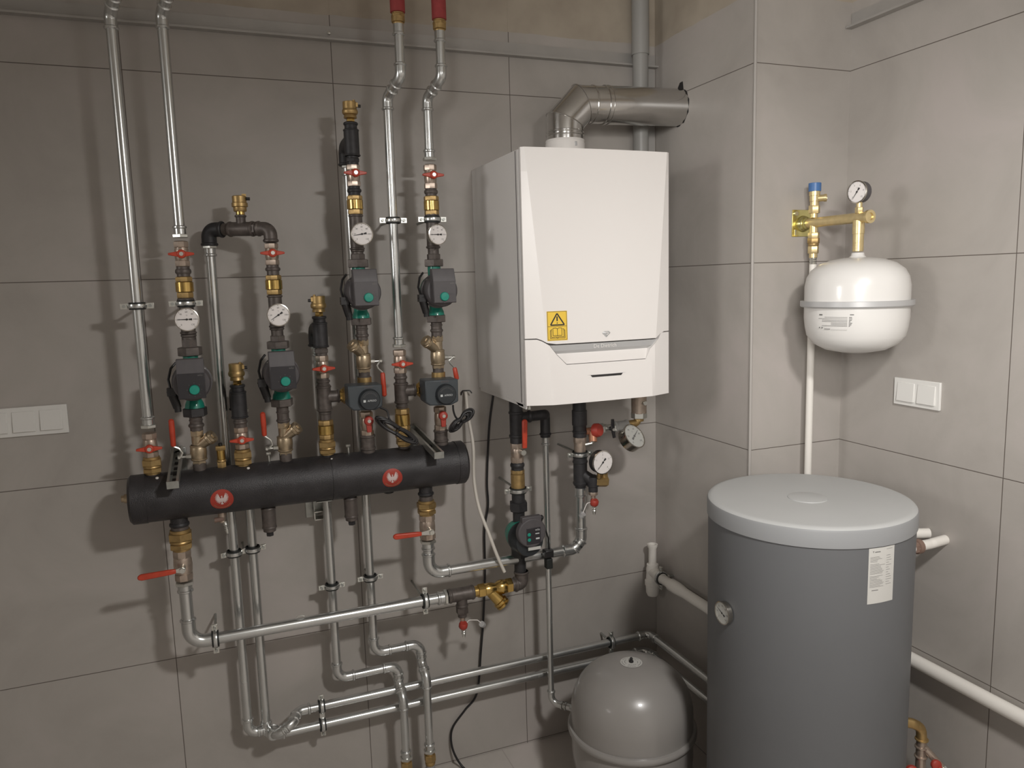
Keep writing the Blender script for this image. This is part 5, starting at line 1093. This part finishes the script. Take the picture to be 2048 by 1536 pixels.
def domez(r):
    lo, hi = 0, PI/2
    for _ in range(40):
        m = (lo+hi)/2
        if VR*math.cos(m)**0.72 > r: lo = m
        else: hi = m
    return 0.355+0.162*math.sin(lo)
g = G(); vs = [(vx, vy, 0.518)]; n_ = 40; rr = [0.012, 0.024, 0.036]
for r in rr:
    for i in range(n_): a = 2*PI*i/n_; vs.append((vx+r*math.cos(a), vy+r*math.sin(a), domez(r)+0.0012))
fs = [[0, 1+i, 1+(i+1) % n_] for i in range(n_)]+[[1+j*n_+i, 1+(j+1)*n_+i, 1+(j+1)*n_+(i+1) % n_, 1+j*n_+(i+1) % n_] for j in range(2) for i in range(n_)]
lb = build(g.add(vs, fs), 'round_label', 'paper', t)
g = G()
for ring, cnt in ((0.030, 26), (0.021, 18)):
    for i in range(cnt):
        if (i*7) % 5 == 0: continue
        a = 2*PI*i/cnt; r = ring; q = Vector((vx+r*math.cos(a), vy+r*math.sin(a), domez(r)+0.0018)); e = Vector((-math.sin(a), math.cos(a), 0)); s2 = Vector((math.cos(a), math.sin(a), -0.1)); L = 0.0028
        g.add([q-e*L-s2*0.0008, q+e*L-s2*0.0008, q+e*L+s2*0.0008, q-e*L+s2*0.0008], [[0, 1, 2, 3]])
build(g, 'fine_print', 'inkg', lb)
build(G().lathe([(0.0075, 0), (0.0075, 0.006), (0.005, 0.008), (0.005, 0.015), (0.003, 0.018)], (vx, vy, 0.516), (0, 0, 1), 16), 'valve_cap', 'black', t)
# ================================================================== HOT WATER TANK
hx, hy, HR, HZ = 1.098, -0.918, 0.2725, 1.153
t = thing('hot_water_tank', 'tall dark grey cylindrical hot water tank with light grey lid', 'water tank', (hx, hy, 0))
build(G().lathe([(HR-0.02, 0.02), (HR-0.004, 0.022), (HR-0.003, HZ-0.054)], (hx, hy, 0), (0, 0, 1), 96), 'jacket', 'tank', t)
build(G().lathe([(HR-0.006, HZ-0.053), (HR+0.0005, HZ-0.052), (HR+0.0005, HZ-0.012), (HR-0.002, HZ-0.006)], (hx, hy, 0), (0, 0, 1), 96), 'lid_rim', 'rim', t)
lidp = build(G().lathe([(HR-0.002, HZ-0.006), (HR-0.006, HZ-0.002), (HR-0.014, HZ), (HR-0.02, HZ+0.0004), (0, HZ+0.001)], (hx, hy, 0), (0, 0, 1), 96, cap=False), 'lid', 'lid', t)
cc = PX(1615, 990, 0)  # placeholder, replaced below
d = ray(1615, 996); cc = CAM+d*((HZ-CAM.z)/d.z)
build(G().lathe([(0.053, 0), (0.052, 0.0022), (0.050, 0.0028), (0.0, 0.0029)], (cc.x, cc.y, HZ+0.0004), (0, 0, 1), 48, cap=False), 'centre_disc', 'lid', lidp)
for k in range(3):
    a = math.radians(30+120*k); build(G().cyl((hx+0.2*math.cos(a), hy+0.2*math.sin(a), 0), (hx+0.2*math.cos(a), hy+0.2*math.sin(a), 0.022), 0.02), 'foot', 'black', t)
def hit(u, v, r):
    d = ray(u, v); ox, oy = CAM.x-hx, CAM.y-hy; a = d.x**2+d.y**2; b = 2*(ox*d.x+oy*d.y); c = ox*ox+oy*oy-r*r; k = (-b-math.sqrt(b*b-4*a*c))/(2*a); return CAM+d*k
p = hit(1445, 1226, HR+0.01); e = Vector((p.x-hx, p.y-hy, 0)).normalized()
th = thing('thermometer', 'silver dial thermometer on the left side of the hot water tank', 'thermometer', p)
dial(th, p+e*0.002, e, 0.0315, 155, m_dial='dialg', depth=0.014, nums=('0', '20', '40', '60', '80', '100', '120'))
# paper data sheet on the jacket
c4 = [hit(u, v, HR-0.0015) for u, v in ((1735, 1210), (1785, 1199), (1738, 1098), (1790, 1089))]
A0 = [math.atan2(q.y-hy, q.x-hx) for q in c4]; z0_, z1_ = (c4[0].z+c4[1].z)/2, (c4[2].z+c4[3].z)/2
a0_, a1_ = (A0[0]+A0[2])/2, (A0[1]+A0[3])/2
def LP(s_, k_, h=0.0): a = a0_+(a1_-a0_)*s_; r = HR-0.0024+h; return Vector((hx+r*math.cos(a), hy+r*math.sin(a), z0_+(z1_-z0_)*k_))
g = G(); g.add([LP(i/8, j/2) for j in range(3) for i in range(9)], [[j*9+i, j*9+i+1, (j+1)*9+i+1, (j+1)*9+i] for j in range(2) for i in range(8)]); sh = build(g, 'data_sheet', 'paper', t, label='white paper data sheet')
g = G(); random.seed(3)
def bar(s0, s1, k, w=0.0045):
    n = max(1, int((s1-s0)*8)); g.add([LP(s0+(s1-s0)*i/n, k+dk, 0.0004) for dk in (-w, w) for i in range(n+1)], [[i, i+1, n+2+i, n+1+i] for i in range(n)])
bar(0.22, 0.42, 0.925, 0.008); g.add([LP(.13, .945, .0004), LP(.20, .945, .0004), LP(.175, .935, .0004), LP(.17, .91, .0004), LP(.155, .935, .0004)], [[0, 1, 2, 3, 4]]); bar(0.66, 0.9, 0.955, 0.0025)
for i in range(26):
    k = 0.84-i*0.0215
    if i in (5, 15): continue
    bar(0.06, 0.06+random.uniform(0.25, 0.55), k, 0.0024)
    if i % 2 == 0: bar(0.66, 0.66+random.uniform(0.08, 0.24), k, 0.0026)
bar(0.14, 0.38, 0.24, 0.006)
build(g, 'printed_lines', 'inkg', sh)
# ---- pipes on the right of the tank
t = thing('wall_pipe', 'white pipe along the right wall, entering behind the tank', 'pipe', (1.5195, -1.0, 0.582))
build(G().cyl((1.5195, -0.60, 0.583), (1.5195, -3.98, 0.578), 0.0205, seg=28), 'pipe', 'pipew', t)
q = PY(1832, 1105, -0.99)
t = thing('tank_outlet', 'white pipe with brown union leaving the right side of the tank', 'pipe', (hx+HR, -0.98, 0.975))
zq = 0.978; yq = -0.985
build(G().cyl((hx+0.25, yq, zq), (1.432, yq, zq), 0.0165).tube(fillet([(1.452, yq, zq), (1.486, yq, zq), (1.500, yq-0.002, zq+0.002), (XR, yq, zq+0.004)], 0.012)[0], 0.0145, 18), 'white_pipe', 'pipew', t)
build(G().hexa((1.418, yq, zq), (1.432, yq, zq), 0.020).lathe([(0.018, 0.012), (0.0215, 0.014), (0.0215, 0.028), (0.017, 0.03)], (1.420, yq, zq), (1, 0, 0), 24), 'union', 'brown', t)
t = thing('tank_connection', 'brown union behind the white outlet at the right of the tank', 'pipe fitting', (1.44, -0.90, 0.985))
build(G().cyl((1.33, -0.90, 0.985), (1.440, -0.90, 0.985), 0.0165).lathe([(0.016, 0), (0.020, 0.002), (0.020, 0.012), (0.015, 0.014)], (1.438, -0.90, 0.985), (1, 0, 0), 24), 'union', 'brown', t)
build(G().tube(fillet([(1.45, -0.90, 0.985), (1.49, -0.905, 0.985), (XR, -0.93, 0.985)], 0.02)[0], 0.015, 18), 'white_pipe', 'pipew', t)
bp_ = PX(1833, 1447, 1.42)
t = thing('brass_elbow', 'brass elbow low at the right of the tank', 'pipe fitting', (1.42, bp_.y, bp_.z-0.05))
by_ = bp_.y; pts = fillet([(1.33, by_+0.03, bp_.z+0.022), (1.405, by_, bp_.z+0.004), (1.432, by_-0.006, bp_.z-0.012), (1.434, by_-0.008, bp_.z-0.050)], 0.03)[0]
g = G(); g.tube(pts, 0.0145, 18); bead(g, (1.434, by_-0.008, bp_.z-0.048), (0, 0, 1), 0.0145, 0.004, 0.004); build(g, 'body', 'brassd', t)
xe_, ye_, ze_ = 1.434, by_-0.008, bp_.z-0.052
t = thing('ball_valve', 'nickel valve with red handle at the bottom right corner of the tank', 'valve', (xe_, ye_, 0.25))
g = G(); g.cyl((xe_, ye_, ze_), (xe_, ye_, 0.25), 0.014); bead(g, (xe_, ye_, ze_-0.02), (0, 0, 1), 0.014, 0.004, 0.004); bead(g, (xe_, ye_, ze_-0.05), (0, 0, 1), 0.014, 0.004, 0.004); g.cyl((xe_, ye_, ze_-0.012), (xe_+0.04, ye_-0.055, ze_-0.080), 0.0105); build(g, 'body', 'nickel', t)
build(G().lathe([(0.011, 0), (0.015, 0.003), (0.015, 0.012), (0.008, 0.016)], (xe_+0.008, ye_-0.040, ze_-0.052), (-0.3, -0.8, 0.2), 18).box((xe_+0.008, ye_-0.055, ze_-0.075), (0.012, 0.012, 0.05)), 'handle', 'redd', t, 0.002)
build(G().hexa((xe_+0.030, ye_-0.045, ze_-0.066), (xe_+0.042, ye_-0.060, ze_-0.086), 0.0125).tube([(xe_+0.04, ye_-0.058, ze_-0.082), (xe_+0.055, ye_-0.08, ze_-0.108)], 0.006, 10), 'hose_barb', 'nut', t)
t = thing('ball_valve', 'red handle peeping out low beside the right edge of the tank', 'valve', (1.39, ye_-0.02, 0.25)); qz = PX(1822, 1534, 1.395)
build(G().lathe([(0.014, 0), (0.019, 0.004), (0.018, 0.014), (0.010, 0.018)], (1.395, qz.y, qz.z-0.012), (-0.4, -0.8, 0.2), 20), 'handle', 'redd', t)
build(G().cyl((1.395, qz.y+0.018, qz.z-0.04), (1.395, qz.y+0.018, 0.25), 0.014), 'body', 'nickel', t)
# ================================================================== SAFETY GROUP AND WHITE VESSEL
ax_, az = 1.371, 1.926
t = thing('safety_group_arm', 'yellow brass arm with square wall plate carrying the white vessel', 'bracket', (ax_, DC, az))
pc = PY(1605, 447, DC); pw = (pc.x-PY(1584, 447, DC).x)
build(G().box((ax_+0.002, DC-0.0015, az+0.002), (2*pw+0.006, 0.003, 0.084)), 'wall_plate', 'passiv', t, 0.001)
g = G(); g.lathe([(0.026, 0), (0.023, 0.010), (0.0185, 0.014), (0.0185, 0.020), (0.0155, 0.026)], (ax_, DC-0.003, az), (0, -1, 0), 28); build(g, 'flange', 'passiv', t)
g = G(); g.cyl((ax_, DC-0.020, az), (ax_, -0.836, az), 0.0152, seg=32); g.lathe([(0.0152, 0), (0.019, 0.002), (0.019, 0.012), (0.011, 0.012), (0.011, 0.004)], (ax_, -0.828, az), (0, -1, 0), 28, cap=False); build(g, 'arm_tube', 'brassy', t)
build(G().lathe([(0.0112, 0.0), (0, 0.0005)], (ax_, -0.834, az), (0, -1, 0), 24, cap=False), 'bore', 'ink', t)
g = G(); g.cyl((ax_-0.03, DC-0.003, az+0.032), (ax_-0.03, DC-0.008, az+0.032), 0.007, seg=12); g.box((ax_-0.03, DC-0.0032, az-0.027), (0.006, 0.001, 0.018)); build(g, 'plate_screw', 'nut', t)
sy = -0.617
def sv(v): return zc(ax_, sy, v)
t = thing('safety_valve', 'brass safety valve with blue cap on the yellow arm', 'valve', (ax_, sy, az))
stack(t, ax_, sy, [('cap', 'blue', 'c', 366, 383, 0.0188), ('body', 'brassy', 'c', 382, 392, 0.0165), ('body', 'brassy', 'c', 391, 403, 0.0150), ('body', 'brassy', 'c', 402, 412, 0.0135), ('nut', 'brassy', 'h', 411, 427, 0.0170), ('nut', 'brassy', 'c', 426, 436, 0.0105)], 'brassy')
z = sv(397); build(G().cyl((ax_, sy, z), (ax_+0.022, sy-0.024, z), 0.0105).lathe([(0.012, 0), (0.012, 0.008), (0.009, 0.009), (0.008, 0.002)], (ax_+0.018, sy-0.020, z), (0.68, -0.73, 0), 20, cap=False), 'side_outlet', 'brassy', t)
t = thing('brass_coupling', 'stack of brass unions under the yellow arm above the white pipe', 'pipe fitting', (ax_, sy, sv(516)))
stack(t, ax_, sy, [('upper', 'brassy', 'c', 450, 466, 0.0125), ('union_nut', 'brassy', 'h', 465, 478, 0.0175), ('union_nut', 'brassd', 'h', 476, 487, 0.0185), ('ring', 'brassd', 'r', 486, 492, 0.0165), ('tail', 'brassy', 'h', 492, 507, 0.0165), ('tail', 'brassy', 'c', 506, 516, 0.0125)], 'brassy')
t = thing('riser_pipe', 'white vertical pipe on the chimney face behind the white vessel', 'pipe', (ax_, sy, 0.7))
build(G().lathe([(0.0105, 0), (0.0118, 0.004), (0.010, 0.008), (0.0118, 0.012), (0.010, 0.016), (0.0118, 0.020), (0.0105, 0.024), (0.0105, 0.03)], (ax_, sy, sv(530)), (0, 0, 1), 20), 'press_sleeve', 'nut', t)
build(G().cyl((ax_, sy, 0.64), (ax_, sy, sv(528)), 0.0112, seg=24), 'pipe', 'pipew', t)
gx, gy = ax_, -0.797
gz = PY(1714, 384, gy).z
t = thing('manometer', 'black backed manometer above the white vessel on the yellow arm', 'manometer', (gx, gy, az), 'pressure gauges')
build(G().cyl((gx, gy, az+0.012), (gx, gy, gz-0.028), 0.0085).hexa((gx, gy, az+0.014), (gx, gy, az+0.030), 0.012), 'stem', 'brassy', t)
dial(t, Vector((gx-0.014, gy-0.003, gz)), (-0.985, -0.17, 0.0), 0.0315, 235, nums=('0', '2', '4', '6', '8', '10'), depth=0.026, back='pgrey')
t = thing('brass_coupling', 'brass coupling joining the yellow arm to the top of the white vessel', 'pipe fitting', (ax_, gy, 1.84))
ztop = PY(1716, 507, gy).z
def wz(v): return zc(ax_, gy, v)
stack(t, ax_, gy, [('upper', 'brassy', 'c', 440, 468, 0.0165), ('middle', 'brassy', 'c', 467, 486, 0.0152), ('lower', 'brassy', 'c', 485, 503, 0.0150)], 'brassy')
VW = 0.1445; zb_ = PY(1715, 704, gy).z
t = thing('wall_expansion_vessel', 'white expansion vessel with a grey waist band hanging at the right', 'expansion vessel', (ax_, gy, zb_))
zm = PY(1715, 607, gy).z; zsh = ztop-0.012
prof = [(0.0, zb_), (0.04, zb_+0.001), (0.085, zb_+0.010), (0.118, zb_+0.028), (0.136, zb_+0.052), (VW-0.003, zb_+0.078), (VW, zb_+0.105), (VW, zm)]
build(G().lathe(prof, (ax_, gy, 0), (0, 0, 1), 72, cap=False), 'lower_shell', 'vessel', t)
prof = [(VW, zm), (VW, zsh-0.082), (VW-0.005, zsh-0.056), (0.128, zsh-0.035), (0.105, zsh-0.017), (0.075, zsh-0.006), (0.045, zsh-0.001), (0.024, zsh+0.001), (0.019, zsh+0.006), (0.017, zsh+0.014), (0.0, zsh+0.015)]
build(G().lathe(prof, (ax_, gy, 0), (0, 0, 1), 72, cap=False), 'upper_shell', 'vessel', t)
build(G().lathe([(VW, zm-0.006), (VW+0.009, zm-0.007), (VW+0.0115, zm-0.004), (VW+0.0115, zm+0.010), (VW+0.009, zm+0.011), (VW, zm+0.009)], (ax_, gy, 0), (0, 0, 1), 72), 'clamping_band', 'silver', t)
def onv(u, v, r): 
    d = ray(u, v); ox, oy = CAM.x-ax_, CAM.y-gy; a = d.x**2+d.y**2; b = 2*(ox*d.x+oy*d.y); c = ox*ox+oy*oy-r*r; k = (-b-math.sqrt(b*b-4*a*c))/(2*a); return CAM+d*k
q0, q1 = onv(1637, 658, VW), onv(1708, 628, VW); a0, a1 = math.atan2(q0.y-gy, q0.x-ax_), math.atan2(q1.y-gy, q1.x-ax_)
def VP(s_, k_): a = a0+(a1-a0)*s_; r = VW+0.0006; return Vector((ax_+r*math.cos(a), gy+r*math.sin(a), q0.z+(q1.z-q0.z)*k_))
g = G(); random.seed(5)
def vb(s0, s1, k, w):
    n = max(1, int((s1-s0)*10)); g.add([VP(s0+(s1-s0)*i/n, k+dk) for dk in (-w, w) for i in range(n+1)], [[i, i+1, n+2+i, n+1+i] for i in range(n)])
vb(0.02, 0.13, 0.93, 0.045); vb(0.90, 1.0, 0.95, 0.03)
for i in range(7): vb(random.choice((0.0, 0.12, 0.2, 0.4)), 0.84, 0.78-i*0.09, 0.012); vb(0.88, 0.88+random.uniform(.03, .09), 0.78-i*0.09, 0.022)
vb(0.02, 0.06, 0.10, 0.04); vb(0.11, 0.15, 0.10, 0.04); vb(0.2, 0.38, 0.03, 0.02); vb(0.4, 0.84, -0.01, 0.006)
build(g, 'printed_data', 'inkg', t)
# ================================================================== SWITCH PLATES
def plate(label, o, ex, n, cnt, z0, z1, w):
    o = Vector(o); ex = Vector(ex); n = Vector(n); up = Vector((0, 0, 1)); t = thing('switch_plate', label, 'switch', o+ex*w/2+up*((z1-z0)/2), 'white switch plates')
    rot = Matrix((ex, n, up)).transposed(); c = o+ex*w/2+up*(z1-z0)/2
    build(G().box(c+n*0.004, (w, 0.008, z1-z0), rot), 'frame', 'socket', t, 0.0015)
    m = (w-0.016)/cnt
    for i in range(cnt):
        q = o+ex*(0.008+m*(i+0.5))+up*(z1-z0)/2
        g = G(); a = m/2-0.006; hh = (z1-z0)/2-0.013
        P = [(-a, -hh, 0.0142), (a, -hh, 0.0142), (a, hh, 0.0100), (-a, hh, 0.0100)]
        g.add([q+ex*x+up*y+n*0.006 for x, y, d in P]+[q+ex*x+up*y+n*d for x, y, d in P], [[0, 1, 2, 3], [4, 5, 6, 7], [0, 1, 5, 4], [1, 2, 6, 5], [2, 3, 7, 6], [3, 0, 4, 7]])
        build(g, 'rocker', 'socket', t, 0.001)
    return t
plate('long white triple switch plate cut by the left edge', (-1.051, 0, 1.365), (1, 0, 0), (0, -1, 0), 3, 1.365, 1.450, 0.223)
plate('white double switch plate on the right wall under the vessel', (XR, -0.790, 1.361), (0, -1, 0), (-1, 0, 0), 2, 1.361, 1.444, 0.161)
# ================================================================== CABLES
def cable(name, label, pts, r, m, n=10, sc=(1, 1)):
    P = [Vector(p) for p in pts]; out = []
    for i in range(len(P)-1):
        a = P[max(i-1, 0)]; b = P[i]; c = P[i+1]; d = P[min(i+2, len(P)-1)]
        for k in range(n):
            s = k/n; out.append(0.5*((2*b)+(c-a)*s+(2*a-5*b+4*c-d)*s*s+(3*b-a-3*c+d)*s**3))
    out.append(P[-1]); return out
wp = [PY(u, v, y) for u, v, y in ((930, 783, -0.004), (932, 790, -0.022), (936, 830, -0.045), (946, 890, -0.085), (948, 960, -0.11), (958, 1015, -0.15), (978, 1068, -0.195), (993, 1108, -0.215), (1009, 1144, -0.222))]
t = thing('loose_cable', 'loose white cable hanging from the wall past the manifold end', 'cable', wp[0])
build(G().tube(cable('', '', wp, 0, ''), 0.0058, 12), 'sheath', 'cablew', t)
q = PY(928, 783, -0.012); build(G().tube(fillet([q+Vector((-0.008, 0.008, -0.012)), q+Vector((-0.008, -0.004, 0.004)), q+Vector((0.018, -0.012, 0.004)), q+Vector((0.024, -0.014, -0.006))], 0.006)[0], 0.0022, 8), 'wall_clip', 'black', t)
bp = [PY(u, v, y) for u, v, y in ((990, 770, -0.012), (985, 800, -0.012), (978, 860, -0.012), (974, 960, -0.012), (976, 1010, -0.012), (969, 1060, -0.012), (970, 1140, -0.012), (967, 1230, -0.012), (962, 1300, -0.012), (954, 1385, -0.012), (930, 1420, -0.012), (907, 1452, -0.012), (902, 1478, -0.014), (909, 1508, -0.03))]
bp.append(Vector((0.325, -0.06, 0.006))); bp.append(Vector((0.36, -0.12, 0.006)))
t = thing('power_cable', 'thin black cable running down the wall from behind the boiler', 'cable', bp[-1])
build(G().tube(cable('', '', bp, 0, ''), 0.0040, 10), 'sheath', 'black', t)
def bundle(label, p0, p1, y, wmax, loops, waist, lead):
    t = thing('cable_bundle', label, 'cable', PY(*p1, y), 'coiled black cables'); a = PY(*p0, y); b = PY(*p1, y); d = (b-a).normalized(); L = (b-a).length; s = d.cross(Vector((0, 1, 0))).normalized(); random.seed(11)
    for k in range(loops):
        w = wmax*(0.55+0.45*k/(loops-1)); sh = random.uniform(-0.006, 0.006); P = []
        for i in range(49):
            A = 2*PI*i/48; c = math.cos(A); q = a+d*(L/2-(L/2-0.004*(loops-k))*c+sh)
            neck = 1.0-waist*math.exp(-((c+0.0)/0.35)**2)
            P.append(q+s*(w*math.sin(A)*neck)+Vector((0, -0.0045*(k % 3)-0.003*math.sin(A*2), 0)))
        build(G().tube(P, 0.0040, 8, False), 'cable_loop', 'black', t)
    build(G().tube(cable('', '', [PY(*q) for q in lead], 0, ''), 0.0032, 8), 'lead', 'black', t)
    m = (a+b)/2; g = G(); g.tube([m+s*(wmax*(1-waist)*1.1*math.cos(i*PI/10))+Vector((0, -0.008+0.012*math.sin(i*PI/10), 0)) for i in range(21)], 0.0016, 6, False); build(g, 'twist_tie', 'black', t)
bundle('coiled black cable hanging left of the right bracket', (750, 834), (836, 886), YM-0.075, 0.016, 8, 0.25, [(760, 815, YM-0.06), (774, 822, YM-0.06), (779, 838, YM-0.07), (790, 855, YM-0.075)])
bundle('coiled black cable hanging beside the white cable', (947, 818), (897, 863), YM-0.050, 0.017, 8, 0.55, [(906, 810, YM-0.05), (907, 822, YM-0.05), (912, 835, YM-0.05), (922, 842, YM-0.05)])
